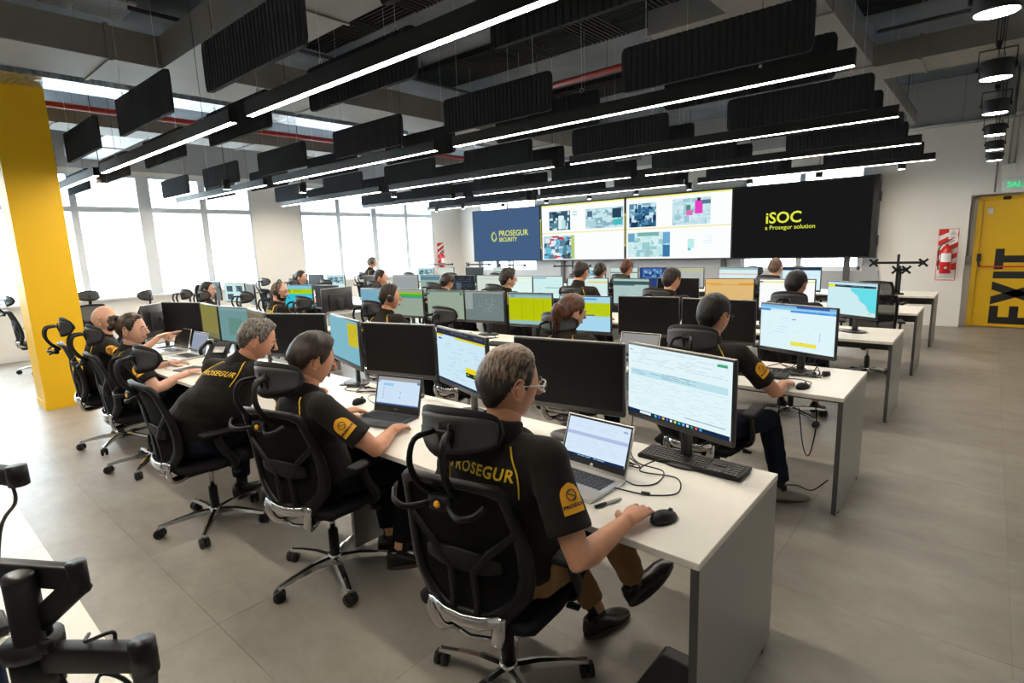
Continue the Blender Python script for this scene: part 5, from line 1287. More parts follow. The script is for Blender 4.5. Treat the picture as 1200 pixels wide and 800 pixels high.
def hair_cap(b, T, style, seed=0, nu=56, nv=34):
    """style dict: thick, side (thickness factor at the sides), rough, front(extra hairline shift), bald(0..1 crown)"""
    thick = style.get('thick', .014); grid = []
    for i in range(nv+1):
        el = -PI/2+PI*i/nv; row = []
        for j in range(nu):
            a = 2*PI*j/nu; d = Vector((math.cos(el)*math.sin(a), math.cos(el)*math.cos(a), math.sin(el)))
            az = abs(math.degrees(math.atan2(d.x, d.y))); e = math.degrees(el)
            hl = hairline(az)+style.get('front', 0)*max(0, 1-az/60)+style.get('nape', 0)*max(0, (az-120)/60)
            m = (e-hl)/10.0
            m = max(-1, min(1, m))
            p = head_pt(d)
            if style.get('bald'):
                c = Vector((0, -.25, .97)).normalized(); q = d.dot(c); rad = style['bald']
                if q > rad: m = min(m, 1-(q-rad)/(1-rad)*style.get('baldk', 2.2))
            if m > 0:
                side = style.get('side', .6); f = side+(1-side)*max(0, min(1, (e-5)/40))
                nz = noise.noise(Vector((d.x*11, d.y*8, d.z*4))+Vector((seed, 0, 0)))
                nf = noise.noise(Vector((d.x*26, d.y*26, d.z*7))+Vector((seed, 3, 0)))
                o = thick*f*min(1, m*1.6)+style.get('rough', .003)*nz+style.get('fine', .0016)*nf
                if style.get('quiff') and d.y > 0: o += style['quiff']*max(0, d.z-.5)*d.y
                if style.get('volume_back') and d.y < .2: o += style['volume_back']*max(0, .6-abs(d.z-.25))
                p = p+d*max(o, .0008)
            else: p = p-d*.006
            row.append(p)
        grid.append(row)
    vs = [p for r in grid for p in r]; fs = []
    for i in range(nv):
        for j in range(nu):
            k = (j+1) % nu; fs.append((i*nu+j, i*nu+k, (i+1)*nu+k, (i+1)*nu+j))
    # keep faces that have at least one vertex outside the skull
    outside = []
    for i in range(nv+1):
        for j in range(nu):
            el = -PI/2+PI*i/nv; a = 2*PI*j/nu; d = Vector((math.cos(el)*math.sin(a), math.cos(el)*math.cos(a), math.sin(el)))
            outside.append(grid[i][j].length > head_pt(d).length)
    fs = [f for f in fs if any(outside[q] for q in f)]
    b.add(vs, fs, None, True, T)

def make_head(b, T, skin, nu=40, nv=30):
    vs = []; fs = []
    for i in range(nv+1):
        el = -PI/2+PI*i/nv
        for j in range(nu):
            a = 2*PI*j/nu; vs.append(head_pt(Vector((math.cos(el)*math.sin(a), math.cos(el)*math.cos(a), math.sin(el)))))
    for i in range(nv):
        for j in range(nu): k = (j+1) % nu; fs.append((i*nu+j, (i+1)*nu+j, (i+1)*nu+k, i*nu+k)[::-1])
    b.add(vs, fs, skin, True, T)
    # nose
    N = [((0, .090, .022), .006, .006), ((0, .098, .006), .008, .009), ((0, .108, -.012), .010, .011), ((0, .112, -.022), .0145, .011), ((0, .100, -.031), .015, .006)]
    b.ring([[(c[0]+rx*math.cos(2*PI*j/12), c[1]+ry*math.sin(2*PI*j/12), c[2]) for j in range(12)] for c, rx, ry in N], skin, T=T)
    # lips
    for z, r in ((-.050, .0052), (-.0585, .0062)): b.tube([(-.023, .080, z+.001), (-.012, .0865, z), (0, .0885, z), (.012, .0865, z), (.023, .080, z+.001)], [r*.4, r, r*1.1, r, r*.4], 8, LIP, T=T)
    for q in (-1, 1):
        b.sphere((q*.031, .0785, .006), .0118, EYEW, 12, 8, T=T); b.sphere((q*.031, .0855, .006), .0058, IRIS, 8, 6, T=T)
        b.tube([(q*.017, .0875, .015), (q*.031, .0905, .0175), (q*.045, .082, .013)], [.0028, .004, .0026], 6, skin, T=T)
        # ear: rim, bowl, lobe
        c = Vector((q*.0765, -.004, -.004)); R = Matrix.Rotation(q*-.42, 3, 'Z')
        b.sphere(c+Vector((q*.004, 0, 0)), (.006, .015, .029), skin, 12, 10, rot=R, T=T)
        rim = []
        for k in range(13):
            a = -2.1+k*4.5/12; rim.append(c+R @ Vector((q*.012, -.017*math.cos(a)*1.0, .031*math.sin(a)+.003)))
        b.tube(rim, [.003]+[.0042]*11+[.003], 7, skin, T=T); b.sphere(c+R @ Vector((q*.008, .004, -.029)), (.004, .007, .008), skin, 8, 6, T=T)

def hand(b, wrist, f, n, side, skin, curl=(.45, .55, .4), spread=.07, thumb=.5, sc=1.0, point=False):
    """f finger direction, n back-of-hand normal, side=+1 right hand (thumb on the -s side)"""
    f = Vector(f).normalized(); n = Vector(n); n = (n-f*n.dot(f)).normalized(); s = f.cross(n)   # s points to the right of f with n up
    th = -side     # thumb side along s: right hand palm down -> thumb on the left
    W = Vector(wrist)
    def P(a, c, h): return W+f*a*sc+s*c*sc+n*h*sc
    pal = []
    for a, w, t, h in ((-.012, .026, .020, 0), (.01, .030, .019, 0), (.035, .037, .017, .002), (.065, .041, .0145, .004), (.088, .040, .0115, .003), (.097, .036, .007, .001)):
        pal.append([P(a+(.006*math.cos(2*PI*j/16) if a > .08 else 0)*0, w*math.cos(2*PI*j/16), h+t*math.sin(2*PI*j/16)) for j in range(16)])
    b.ring(pal, skin)
    L = [(.044, .027, .021), (.049, .031, .023), (.045, .029, .022), (.034, .022, .019)]
    for k in range(4):
        c0 = th*(.030-.0200*k); ang = th*spread*(1.5-k); base = P(.084 if k != 3 else .076, c0, .002)
        d = (f+s*ang).normalized(); a = 0; pts = [base-d*.012*sc, base]; cc = curl
        if point: cc = (.05, .05, .05) if k == 0 else (1.25, 1.5, 1.1)
        p = base
        for m, l in enumerate(L[k]):
            a += cc[m]; dd = d*math.cos(a)-n*math.sin(a); p = p+dd*l*sc*.5; pts.append(p.copy()); p = p+dd*l*sc*.5; pts.append(p.copy())
        r = [.0098, .0096, .0088, .0090, .0080, .0082, .0074, .0052]; r = [x*sc*(.88 if k == 3 else 1) for x in r]
        b.tube(pts, r, 10, skin); b.sphere(pts[-1], r[-1]*.98, skin, 8, 6)
        # nail
        e = pts[-1]-pts[-2]; e.normalize(); up = (n*math.cos(a)+d*math.sin(a)).normalized()
    b0 = P(.012, th*.024, -.006); d1 = (f*.70+s*th*.75-n*.25).normalized(); d2 = (f*.95+s*th*(.55-thumb)-n*.25).normalized()
    pts = [b0, b0+d1*.030*sc, b0+d1*.052*sc, b0+d1*.052*sc+d2*.020*sc, b0+d1*.052*sc+d2*.040*sc, b0+d1*.052*sc+d2*.052*sc]
    b.tube(pts, [.015*sc, .0135*sc, .0115*sc, .0110*sc, .0100*sc, .0065*sc], 10, skin); b.sphere(pts[-1], .0063*sc, skin, 8, 6)

def remesh(b, voxel, smooth=3, fold=0.0, seed=0):
    me = b.mesh('tmp'); o = bpy.data.objects.new('tmp', me); COL.objects.link(o)
    m = o.modifiers.new('r', 'REMESH'); m.mode = 'VOXEL'; m.voxel_size = voxel; m.use_smooth_shade = True
    s = o.modifiers.new('s', 'SMOOTH'); s.factor = .6; s.iterations = smooth
    dg = bpy.context.evaluated_depsgraph_get(); dg.update(); r = bpy.data.meshes.new_from_object(o.evaluated_get(dg))
    bpy.data.objects.remove(o); bpy.data.meshes.remove(me)
    if fold:
        nrm = [v.normal.copy() for v in r.vertices]; cos = [v.co.copy() for v in r.vertices]; out = []
        for p, n_ in zip(cos, nrm):
            q = Vector((p.x*5+seed, p.y*5, p.z*13+p.x*5))
            f1 = noise.noise(q); f2 = noise.noise(q*2.3)
            out += list(p+n_*(fold*((1-abs(f1)*2.2)*.6+f2*.35)))
        r.vertices.foreach_set('co', out); r.update()
    r.materials.clear()
    return r
def bvh_of(me): return BVHTree.FromPolygons([v.co for v in me.vertices], [p.vertices[:] for p in me.polygons])
def ik(a, c, l1, l2, hint):
    a, c = Vector(a), Vector(c); d = c-a; L = min(d.length, (l1+l2)*.995); d.normalize()
    x = (l1*l1-l2*l2+L*L)/(2*L); h = math.sqrt(max(0, l1*l1-x*x)); hv = Vector(hint); hv = (hv-d*hv.dot(d)).normalized()
    return a+d*x+hv*h, a+d*L

def person(label, x, y, yaw, head, hyaw=0, hpitch=.1, hr=None, hl=None, hair=None, hmat=None, skin=SK1, trousers='trousers_black', near=False, build=1.0,
           polo='polo_far', pelvis_z=.60, extras=(), knees=None, feet=None, text=False, twist=0.0, sleeve=.62, shoes='shoe_black', handpose=('type', 'type'), hroll=0.0, elbow_hint=None, patch=True, standing=False):
    root = empty('person', (x, y, 0), yaw, label, 'person')
    W = Matrix.Translation((x, y, 0)) @ Matrix.Rotation(yaw, 4, 'Z'); Wi = W.inverted(); Li = Wi.to_3x3()
    Hc = Wi @ Vector(head); S = SK1 if skin is None else skin
    hy = hyaw-yaw
    RT = Matrix.Rotation(hy, 4, 'Z') @ Matrix.Rotation(-hpitch, 4, 'X') @ Matrix.Rotation(hroll, 4, 'Y')
    TH = Matrix.Translation(Hc) @ RT
    up = (RT.to_3x3() @ Vector((0, 0, 1))); fw = (RT.to_3x3() @ Vector((0, 1, 0)))
    P = Vector((0, 0, pelvis_z))
    N = Hc-up*.105-fw*.018; N = N+(P-N).normalized()*.038
    ts = (P-N).normalized()
    tw = Matrix.Rotation(twist, 3, 'Z'); sx = tw @ Vector((1, 0, 0))
    spine_dir = (N-P).normalized(); back = spine_dir.cross(sx).normalized()   # points backward? fix below
    if back.y > 0: back = -back
    L = (N-P).length
    def SP(t, o=0): return P.lerp(N, t)+back*(o)
    bw = build
    # ---- torso cross sections: (t, rx, ry, backward offset)
    TS = [(-.16, .158*bw, .112*bw, .0), (0, .168*bw, .125*bw, .0), (.22, .156*bw, .118*bw*(1+.25*(bw-1)), .008), (.45, .158*bw, .115*bw, .014), (.66, .178, .118, .018), (.80, .182, .105, .018), (.90, .150, .085, .014), (.965, .092, .068, .006), (1.0, .062, .058, .0)]
    def torso(b, g, m=None, top=9):
        rings = []
        for t, rx, ry, o in TS[:top]:
            c = SP(t, o); s2 = (Vector((1, 0, 0)).lerp(sx, max(0, min(1, t*1.3)))).normalized(); f2 = spine_dir.cross(s2).normalized()
            rings.append([c+s2*((rx+g)*math.cos(2*PI*j/24))+f2*((ry+g)*math.copysign(abs(math.sin(2*PI*j/24))**.85, math.sin(2*PI*j/24))) for j in range(24)])
        b.ring(rings, m)
    shc = SP(.865, .012); SH = {}
    for q in (-1, 1): SH[q] = shc+sx*(q*.182*(.97+.03*bw))
    upper, fore = .30, .27
    if hr is None: hr = W @ Vector((.16, .42, DZ+.03))
    if hl is None: hl = W @ Vector((-.16, .42, DZ+.03))
    HW = {1: Wi @ Vector(hr), -1: Wi @ Vector(hl)}; E = {}; WR = {}
    for q in (-1, 1):
        hint = Vector((q*.75, -.35, -.8)) if elbow_hint is None or elbow_hint.get(q) is None else Li @ Vector(elbow_hint[q])
        E[q], WR[q] = ik(SH[q], HW[q], upper, fore, hint)
        if (HW[q]-WR[q]).length > .03: pass
    sb = MB(); vox = .0065 if near else .011
    # ---- body
    torso(sb, -.018)
    sb.tube([N-up*.02, N+(Hc-N)*.35, Hc-up*.055-fw*.018], [.062, .056, .055], 16)
    arm_r = [(.050, .050), (.047, .046), (.042, .041), (.040, .039), (.041, .038), (.036, .033), (.028, .024), (.026, .020)]
    for q in (-1, 1):
        sb.tube([N-up*.03+ts*.05, SH[q]-Vector((0, 0, .012))], [.030, .040], 12); sb.sphere(SH[q], .050)
        a, e, w = SH[q], E[q], WR[q]
        sb.tube([a, a.lerp(e, .35), a.lerp(e, .8), e, e.lerp(w, .18), e.lerp(w, .5), e.lerp(w, .85), w], arm_r, 14)
    hips = {q: Vector((q*.095*bw, .02, pelvis_z-.03)) for q in (-1, 1)}
    K = {}; A = {}
    for q in (-1, 1):
        if standing: K[q] = Vector((q*.10, .03, .50)); A[q] = Vector((q*.11, -.02, .09))
        else:
            K[q] = Vector(knees[q]) if knees else Vector((q*.15, .42, .525)); A[q] = Vector(feet[q]) if feet else Vector((q*.15, .40, .10))
        sb.tube([hips[q], hips[q].lerp(K[q], .5), K[q]], [.075, .068, .05], 14); sb.tube([K[q], K[q].lerp(A[q], .3), A[q]], [.05, .052, .034], 12); sb.sphere(K[q], .05)
    bm = remesh(sb, vox, 3); 
    # head + hands joined on top of the remeshed trunk so that face and fingers stay crisp
    hb = MB(); hb.mi(S)
    hb.add([v.co for v in bm.vertices], [p.vertices[:] for p in bm.polygons], S, True)
    make_head(hb, TH, S)
    for i, q in enumerate((1, -1)):
        f = (WR[q]-E[q]).normalized(); pose = handpose[i]
        if pose == 'point': hand(hb, WR[q], (Li @ Vector((.75, .6, .25))), Vector((0, 0, 1)), q, S, point=True)
        else:
            fd = Vector((f.x*.6, max(f.y, .3), min(f.z, 0)*.25-.05))
            if pose == 'mouse': hand(hb, WR[q], fd, (0, 0, 1), q, S, curl=(.22, .45, .45), spread=.06, thumb=.1)
            elif pose == 'flat': hand(hb, WR[q], fd, (0, 0, 1), q, S, curl=(.10, .2, .2), spread=.09, thumb=.1)
            elif pose == 'chin': hand(hb, WR[q], Vector((0, .5, .8)), Vector((q*.8, -.5, 0)), q, S, curl=(.9, 1.0, .6))
            else: hand(hb, WR[q], fd, (0, 0, 1), q, S, curl=(.35, .5, .4), spread=.08, thumb=.2)
    bpy.data.meshes.remove(bm)
    hb.build('body', None, root)
    # ---- shirt
    sh = MB(); torso(sh, .010, top=8)
    for q in (-1, 1):
        a, e = SH[q], E[q]; d = (e-a).normalized(); end = a.lerp(e, sleeve+.10)
        sh.tube([N-up*.02+ts*.045+sx*q*.02, SH[q]+Vector((0, 0, .004))], [.055, .062], 16); sh.sphere(a, .066, None, 16, 12)
        sh.tube([a, a.lerp(e, .3), a.lerp(e, .55), end], [(.064, .064), (.064, .062), (.064, .060), (.067, .062)], 18)
    sm = remesh(sh, vox, 4 if near else 3, .0065 if near else .004, x*7)
    sm.materials.append(M[polo]); so = link('polo_shirt', sm, root)
    bv = bvh_of(sm)
    co = MB(); nk0 = N-up*.018; nk1 = N+up*.035+fw*.0; rings = []
    nd = (Hc-N).normalized(); ns = nd.cross(back).normalized(); nf = -back
    nf = (nf-nd*nf.dot(nd)).normalized(); ns = nf.cross(nd).normalized()
    for h, r in ((-.045, .098), (-.020, .084), (.006, .074), (.034, .068), (.040, .064), (.034, .061), (.0, .066)):
        rings.append([N+nd*(h-.004*math.cos(a*1.0)*0)+ns*(r*math.cos(a))+nf*(r*.98*math.sin(a)-.004)-nd*(.018*max(0, math.sin(a))) for a in [2*PI*j/24 for j in range(24)]])
    co.ring(rings, M[polo], caps=False); co.build('collar', None, so)
    # ---- trousers
    tr = MB()
    c0 = SP(-.16); tr.ring([[P+Vector((0, 0, z))+Vector((rx*bw*math.cos(2*PI*j/20), ry*bw*math.sin(2*PI*j/20), 0)) for j in range(20)] for z, rx, ry in ((-.10, .15, .11), (-.06, .172, .13), (.02, .170, .130), (.06, .165, .120))])
    for q in (-1, 1):
        hem = K[q].lerp(A[q], .90)
        tr.tube([hips[q]-Vector((0, .04, 0)), hips[q].lerp(K[q], .3), hips[q].lerp(K[q], .7), K[q]], [.092*bw, .088, .074, .066], 16); tr.sphere(K[q], .067); tr.tube([K[q], K[q].lerp(A[q], .4), hem], [.066, .062, .054], 16)
    tm = remesh(tr, vox*1.15, 3, .005, x*3+1); tm.materials.append(M[trousers]); link('trousers', tm, root)
    # ---- shoes
    for i, q in enumerate((-1, 1)):
        a = A[q]; toe = feet['dir'][q] if feet and 'dir' in feet else Vector((q*.15, 1, -.06)); toe = Vector(toe).normalized(); upv = (Vector((0, 0, 1))-toe*toe.z).normalized(); sd = toe.cross(upv)
        s_ = MB(); rr = []
        for t, w, h0, h1 in ((-.075, .020, -.085, -.03), (-.065, .030, -.088, .0), (-.02, .036, -.088, .015), (.03, .038, -.088, -.015), (.08, .045, -.088, -.040), (.13, .046, -.088, -.048), (.17, .036, -.088, -.058), (.19, .016, -.086, -.066)):
            rr.append([a+toe*t+sd*(w*math.cos(2*PI*j/16))+upv*((h0+h1)/2+(h1-h0)/2*math.copysign(abs(math.sin(2*PI*j/16))**.7, math.sin(2*PI*j/16))) for j in range(16)])
        s_.ring(rr, M[shoes]); o = s_.build('shoe', None, root)
        if near:
            so_ = MB(); so_.ring([[a+toe*(t)+sd*(w*math.cos(c))+upv*(-.094+.010*k) for t, w, c in [(-.0+.135*math.sin(2*PI*j/20)+.055, .045, 2*PI*j/20) for j in range(20)]] for k in (0, 1)], mat('sole', (.55, .52, .48) if shoes != 'shoe_black' else (.05, .03, .02), .6)); so_.build('sole', None, o)
            cf = MB(); cf.tube([a+Vector((0, 0, -.02)), a+(K[q]-a).normalized()*.09], [.036, .038], 12, M['sock']); cf.build('sock', None, root)
    # ---- hair
    if hair:
        h_ = MB(); hair_cap(h_, TH, hair, x*3+y); hm = hmat or H_DARK
        if hair.get('tail'):
            pts = smooth_curve([TH @ Vector(p) for p in ((0, -.095, .055), (0, -.135, .05), (0, -.150, -.02), (.01, -.140, -.12), (.015, -.125, -.22))], 5)
            h_.tube(pts, [.020+.010*math.sin(PI*min(1, i/12)) if i < 17 else .022-.004*(i-17) for i in range(len(pts))], 12)
        if hair.get('bun'):
            for k in range(12):
                a = k*.55; c = Vector((.028*math.cos(a*1.3), -.122-.018*math.sin(a*1.7), .050+.034*math.sin(a)))
                h_.sphere(c, (.028, .024, .026), None, 10, 8, T=TH)
        if hair.get('low'):
            h_.tube(smooth_curve([TH @ Vector(p) for p in ((0, -.09, .03), (0, -.118, -.01), (0, -.115, -.08), (.01, -.10, -.15))], 5), [.045, .05, .05, .048, .046, .044, .042, .040, .038, .036, .034, .032, .03, .026, .022, .016], 12)
        h_.build('hair', hm, root)
        br = MB()
        for q in (-1, 1): br.tube([(q*.014, .0925, .024), (q*.030, .0935, .029), (q*.047, .083, .024)], [.003, .0042, .0022], 6, hm, T=TH)
        br.build('eyebrows', None, root)
    if 'beard' in extras:
        bd = MB(); vs = []; fs = []; nu, nv = 24, 9
        for i in range(nv+1):
            el = math.radians(-72+i*7)
            for j in range(nu+1):
                a = math.radians(-88+176*j/nu); d = Vector((math.cos(el)*math.sin(a), math.cos(el)*math.cos(a), math.sin(el)))
                side = abs(j/nu*2-1); m = 1 if (i < 6 or side > .72 or (i in (7,) and side < .5)) else -1
                vs.append(head_pt(d)+d*(.006*m+.001))
        for i in range(nv):
            for j in range(nu): a = i*(nu+1)+j; fs.append((a, a+1, a+nu+2, a+nu+1))
        bd.add(vs, fs, H_BLACK, True, TH); bd.build('beard', None, root)
    if 'glasses_clear' in extras or 'glasses_dark' in extras:
        cl = 'glasses_clear' in extras; gm = mat('clear_frame', (.80, .80, .78), .15) if cl else M['ink']; r = .0030 if cl else .0018
        g = MB()
        for q in (-1, 1):
            g.tube([(q*.034+.0245*math.copysign(abs(math.cos(a))**.8, math.cos(a)), .104-.006*abs(math.cos(a)) - (.012 if q*math.cos(a) > .8 else 0)*.6, .004+.019*math.copysign(abs(math.sin(a))**.8, math.sin(a))) for a in [2*PI*k/16 for k in range(17)]], r, 6, gm, T=TH)
            g.tube([(q*.060, .096, .012), (q*.078, .080, .012), (q*.083, .02, .011), (q*.080, -.012, .008), (q*.078, -.028, -.008)], r*1.05, 6, gm, T=TH)
        g.tube([(-.010, .106, .010), (0, .110, .013), (.010, .106, .010)], r, 6, gm, T=TH); go = g.build('glasses', None, root)
        ln = MB()
        for q in (-1, 1): ln.ring([[(q*.034+.023*math.cos(2*PI*k/14), .103+y_, .004+.0175*math.sin(2*PI*k/14)) for k in range(14)] for y_ in (0, .001)], M['glass'], T=TH)
        ln.build('lenses', None, go)
    if 'headset' in extras:
        g = MB(); g.tube([(.086*math.sin(a), -.004, -.005+.142*math.cos(a)) for a in [-1.35+2.7*k/14 for k in range(15)]], [(.010, .004)]*15, 8, M['ink'], T=TH, up=(0, 1, 0)); go = g.build('headset', None, root)
        for q in (-1, 1):
            e = MB(); e.ring([[(q*dx, .0+r*math.cos(2*PI*k/16), -.005+r*math.sin(2*PI*k/16)) for k in range(16)] for dx, r in ((.080, .026), (.086, .034), (.100, .034), (.106, .024))], M['ink'], T=TH); e.build('ear_cup', None, go)
        g2 = MB(); g2.tube([(-.10, .0, -.02), (-.098, .05, -.055), (-.05, .098, -.070)], .0025, 6, M['ink'], T=TH); g2.sphere((-.045, .10, -.07), .007, M['ink'], 8, 6, T=TH); g2.build('microphone', None, go)
    if 'bun' in (hair or {}):
        c = MB(); c.tube([(-.03, -.10, .085), (0, -.112, .098), (.03, -.10, .085)], .006, 6, M['ink'], T=TH); [c.tube([(k*.012, -.10, .09), (k*.014, -.145, .10), (k*.013, -.15, .07)], .003, 5, M['ink'], T=TH) for k in (-1, 0, 1)]; c.build('hair_clip', None, root)
    # ---- polo trim: piping over the shoulders, back lettering, sleeve badge
    pts_all = []
    for q in (-1, 1):
        pl = []
        for dx, t in ((.062, .985), (.085, .955), (.112, .90), (.132, .83), (.142, .75), (.143, .67)):
            o = SP(t, .35)+sx*(q*dx); h = bv.ray_cast(o, -back)
            if h[0] is not None: pl.append(h[0]+h[1]*.0022)
        for dx, t in ((.062, .985), (.085, .955), (.112, .90), (.128, .82), (.130, .74)):
            pass
        if len(pl) > 2: pts_all.append(smooth_curve(pl, 4))
    for p in pts_all:
        pi = MB(); pi.tube(p, .0028 if near else .0036, 6, M['yellowsmall']); pi.build('yellow_piping', None, so)
    if text:
        me = text_mesh('PROSEGUR', .047, 0, 'CENTER', .0012, 0, 1.12); bmm = bmesh.new(); bmm.from_mesh(me); bmesh.ops.subdivide_edges(bmm, edges=bmm.edges[:], cuts=1); bmm.verts.index_update()
        tx = MB(); vs = []
        rgt = sx; upv = -back.cross(sx); upv = spine_dir; ok = True
        for v in bmm.verts:
            u, w = v.co.x, v.co.y+.012*math.cos(v.co.x*9)
            o = SP(.80, .35)+rgt*u+upv*w; h = bv.ray_cast(o, -back)
            vs.append(h[0]+h[1]*.0025 if h[0] is not None else o-back*.3)
        tx.add(vs, [[q.index for q in f.verts] for f in bmm.faces], M['yellowsmall']); tx.build('back_lettering', None, so); bmm.free()
    if patch:
        q = 1; a, e = SH[q], E[q]; d = (e-a).normalized(); outw = (sx*.95+back*(.30 if near else .1)); outw = (outw-d*outw.dot(d)).normalized(); cx = d.cross(outw).normalized()
        cpos = a.lerp(e, .42); g = MB(); vs = []; nn = 9; sc = .043
        def prj(u, w, off):
            o = cpos+cx*u-d*w+outw*.25; h = bv.ray_cast(o, -outw)
            return (h[0]+h[1]*off) if h[0] is not None else None
        cells = []; idx = {}
        for i in range(nn+1):
            for j in range(nn+1):
                u = -1+2*i/nn; w = -1+2*j/nn
                um = u*(1 if w < .1 else math.sqrt(max(.02, 1-((w-.1)/.9)**2)))
                p = prj(um*sc*.82, w*sc, .002)
                idx[(i, j)] = len(vs); vs.append(p if p is not None else cpos)
        fs = [(idx[i, j], idx[i+1, j], idx[i+1, j+1], idx[i, j+1]) for i in range(nn) for j in range(nn)]
        g.add(vs, fs, M['orange'], True); pb = g.build('sleeve_badge', None, so)
        if near:
            l = MB()
            cir = [prj(.016*math.cos(t)*(1), .008+.016*math.sin(t), .0035) for t in [2*PI*k/16 for k in range(17)]]
            if all(c is not None for c in cir): l.tube(cir, .0014, 5, M['ink'])
            sc2 = [prj(.012*math.sin(t*2), .008+.012*math.cos(t), .0035) for t in [PI*k/8 for k in range(9)]]
            if all(c is not None for c in sc2): l.tube(sc2, .0012, 5, M['ink'])
            me = text_mesh('PROSEGUR', .0135, 0, 'CENTER', .0006); vv = [prj(-v.co.x if False else v.co.x*(-1 if cx.dot(back) > 0 else 1), -.022+v.co.y, .0035) for v in me.vertices]
            if all(c is not None for c in vv): l.add(vv, [p.vertices[:] for p in me.polygons], M['ink'])
            if l.v: l.build('badge_logo', None, pb)
    return root

SHORT = dict(thick=.020, side=.55, rough=.004, fine=.003)
FADE = dict(thick=.024, side=.12, rough=.004, fine=.003)
PEOPLE = 1
person('nearest seated man in black polo, greying hair and clear-framed glasses, brown trousers', -1.19, 1.33, .12, (-1.118, 1.275, 1.228), hyaw=-.42, hpitch=.16,
       hr=(-.812, 1.480, DZ+.042), hl=(-1.285, 1.50, DZ+.035), hair=dict(thick=.012, side=.9, rough=.0015, fine=.0012, bald=.90, baldk=.8), hmat=H_BROWNGREY, skin=SK1, trousers='trousers_khaki', near=True, build=1.05, polo='polo',
       extras=('glasses_clear',), text=True, twist=-.10, knees={-1: (-.14, .42, .53), 1: (.20, .41, .545)}, feet={-1: (.10, .50, .095), 1: (.225, .585, .24), 'dir': {-1: (.3, .9, -.05), 1: (.45, .75, .50)}}, handpose=('mouse', 'type'), elbow_hint={1: (.35, -.6, -.7), -1: (-.6, -.5, -.6)})
person('dark-haired man in black polo typing on the dark grey laptop', -2.42, 1.33, .0, (-2.355, 1.305, 1.165), hyaw=-.30, hpitch=.34, hr=(-2.19, 1.60, DZ+.035), hl=(-2.665, 1.62, DZ+.04),
       hair=dict(thick=.021, side=.85, rough=.003, fine=.002), hmat=H_DARK, skin=SK1, near=True, build=1.0, polo='polo', twist=-.10, knees={-1: (-.13, .42, .53), 1: (.17, .43, .53)}, feet={-1: (.02, .36, .095), 1: (.18, .30, .095), 'dir': {-1: (.5, .8, 0), 1: (.5, .8, 0)}}, handpose=('type', 'type'), elbow_hint={1: (.9, -.4, -.4), -1: (-.6, -.4, -.7)})
person('heavy grey-haired man in black polo hunched far over the desk', -3.58, 1.17, .30, (-3.22, 1.45, 1.165), hyaw=-.5, hpitch=.42, hr=(-3.25, 1.78, DZ+.035), hl=(-3.75, 1.70, DZ+.035),
       hair=dict(thick=.018, side=.85, rough=.004, fine=.004, bald=.90, baldk=1.4), hmat=H_GREY, skin=SK1, near=True, build=1.38, polo='polo', text=True, twist=.0, handpose=('type', 'type'), trousers='trousers_navy')
person('woman in black polo with streaked hair in a clipped bun', -5.02, 1.27, -.25, (-4.925, 1.28, 1.125), hyaw=-.75, hpitch=.05, hr=(-4.70, 1.55, DZ+.035), hl=(-5.25, 1.60, DZ+.035),
       hair=dict(thick=.013, side=.9, rough=.003, fine=.002, bun=1), hmat=H_BLOND, skin=SK2, near=True, build=.90, polo='polo', handpose=('flat', 'type'))
person('bald man in black polo pointing with his raised right hand', -5.88, 1.27, -.15, (-5.72, 1.30, 1.150), hyaw=-.7, hpitch=.05, hr=(-5.36, 1.58, .99), hl=(-6.05, 1.62, DZ+.035),
       hair=None, skin=SK2, near=True, build=1.15, polo='polo', handpose=('point', 'type'))
person('man in black polo and dark-rimmed glasses using a mouse, second row end', -1.22, 3.12, -.02, (-1.195, 3.19, 1.205), hyaw=-.35, hpitch=.12, hr=(-.885, 3.53, DZ+.035), hl=(-1.35, 3.55, DZ+.035),
       hair=dict(thick=.022, side=.35, rough=.003, fine=.003), hmat=H_BLACK, skin=SK1, near=True, build=1.0, polo='polo', extras=('glasses_dark',), trousers='trousers_navy', handpose=('mouse', 'type'), feet={-1: (-.10, .42, .095), 1: (.33, .46, .095), 'dir': {-1: (.2, 1, -.05), 1: (.65, .6, -.05)}}, knees={-1: (-.13, .42, .53), 1: (.25, .42, .53)}, shoes='shoe_grey' if 'shoe_grey' in M else 'shoe_black')
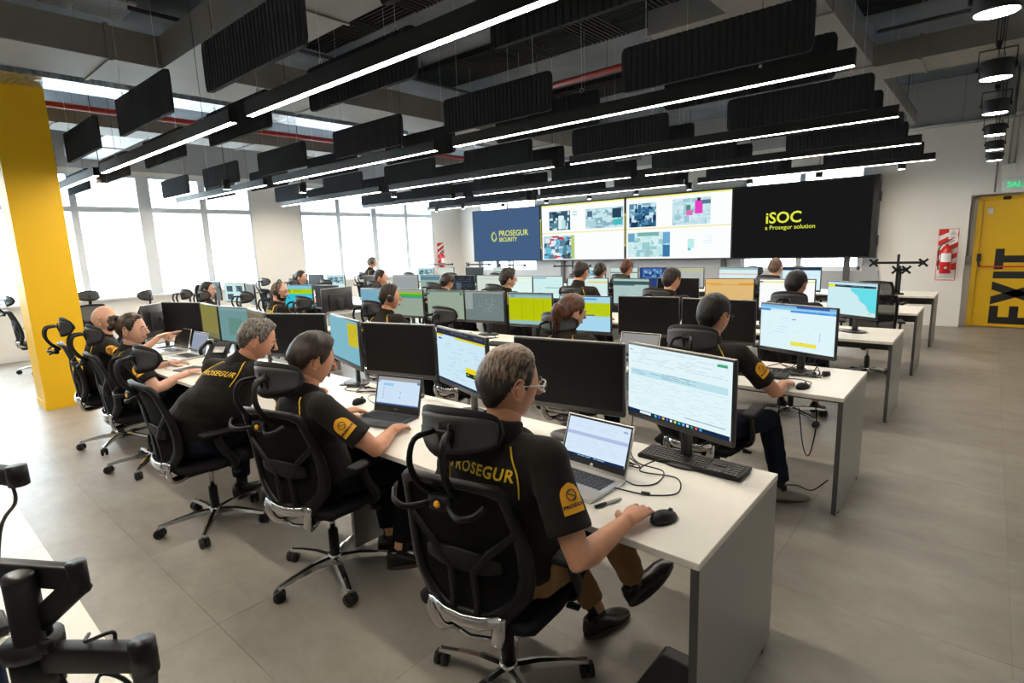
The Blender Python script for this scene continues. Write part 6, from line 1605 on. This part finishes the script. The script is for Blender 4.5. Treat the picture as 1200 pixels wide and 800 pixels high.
Q = [
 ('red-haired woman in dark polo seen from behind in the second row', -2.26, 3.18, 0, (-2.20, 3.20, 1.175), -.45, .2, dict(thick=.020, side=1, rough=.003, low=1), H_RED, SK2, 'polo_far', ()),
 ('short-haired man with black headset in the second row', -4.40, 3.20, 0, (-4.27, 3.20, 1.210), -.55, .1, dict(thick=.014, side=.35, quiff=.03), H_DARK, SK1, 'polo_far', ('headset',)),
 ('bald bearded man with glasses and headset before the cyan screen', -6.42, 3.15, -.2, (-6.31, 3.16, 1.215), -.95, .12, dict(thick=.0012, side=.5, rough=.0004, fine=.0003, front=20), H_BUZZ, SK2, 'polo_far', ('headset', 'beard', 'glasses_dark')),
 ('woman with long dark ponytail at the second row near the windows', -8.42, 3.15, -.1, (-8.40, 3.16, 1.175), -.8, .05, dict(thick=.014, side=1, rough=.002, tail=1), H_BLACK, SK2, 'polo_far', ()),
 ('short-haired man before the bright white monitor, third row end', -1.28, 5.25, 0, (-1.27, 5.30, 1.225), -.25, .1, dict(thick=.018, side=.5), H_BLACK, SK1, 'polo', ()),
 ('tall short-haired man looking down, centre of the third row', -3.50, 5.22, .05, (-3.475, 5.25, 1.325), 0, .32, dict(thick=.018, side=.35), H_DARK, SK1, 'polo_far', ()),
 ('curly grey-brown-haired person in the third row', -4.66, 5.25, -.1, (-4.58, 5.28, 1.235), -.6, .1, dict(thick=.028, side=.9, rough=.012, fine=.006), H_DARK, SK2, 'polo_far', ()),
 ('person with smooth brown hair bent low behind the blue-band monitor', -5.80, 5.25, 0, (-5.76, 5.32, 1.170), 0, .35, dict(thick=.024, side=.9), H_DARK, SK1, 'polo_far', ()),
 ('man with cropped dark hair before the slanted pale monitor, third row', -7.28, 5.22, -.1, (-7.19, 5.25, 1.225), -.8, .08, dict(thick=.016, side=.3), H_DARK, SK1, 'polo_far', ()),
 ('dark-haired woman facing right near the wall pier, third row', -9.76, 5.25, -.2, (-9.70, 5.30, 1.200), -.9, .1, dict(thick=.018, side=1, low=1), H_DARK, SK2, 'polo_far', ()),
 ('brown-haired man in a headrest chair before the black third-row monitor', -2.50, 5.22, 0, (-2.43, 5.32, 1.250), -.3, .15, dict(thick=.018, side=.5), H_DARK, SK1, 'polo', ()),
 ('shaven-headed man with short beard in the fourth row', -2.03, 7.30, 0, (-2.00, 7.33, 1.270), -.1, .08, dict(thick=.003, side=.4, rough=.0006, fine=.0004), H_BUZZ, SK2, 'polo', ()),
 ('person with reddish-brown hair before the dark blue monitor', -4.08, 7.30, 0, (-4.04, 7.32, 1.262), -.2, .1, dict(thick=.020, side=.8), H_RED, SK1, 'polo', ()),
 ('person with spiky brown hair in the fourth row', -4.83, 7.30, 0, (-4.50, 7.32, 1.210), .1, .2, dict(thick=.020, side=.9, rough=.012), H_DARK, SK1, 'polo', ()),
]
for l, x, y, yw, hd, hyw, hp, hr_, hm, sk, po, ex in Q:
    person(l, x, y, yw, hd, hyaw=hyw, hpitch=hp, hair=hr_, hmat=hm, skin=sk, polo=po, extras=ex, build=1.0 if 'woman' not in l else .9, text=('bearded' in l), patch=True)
person('grey-haired man with headband headset standing beyond the third row near the windows', -10.45, 7.35, -.3, (-10.42, 7.40, 1.375), hyaw=-.5, hpitch=.15, hair=dict(thick=.016, side=.6), hmat=H_GREY, skin=SK1, polo='polo_far', pelvis_z=.74, extras=('headset',), hr=(-10.2, 7.75, .80), hl=(-10.6, 7.8, .80), standing=True)
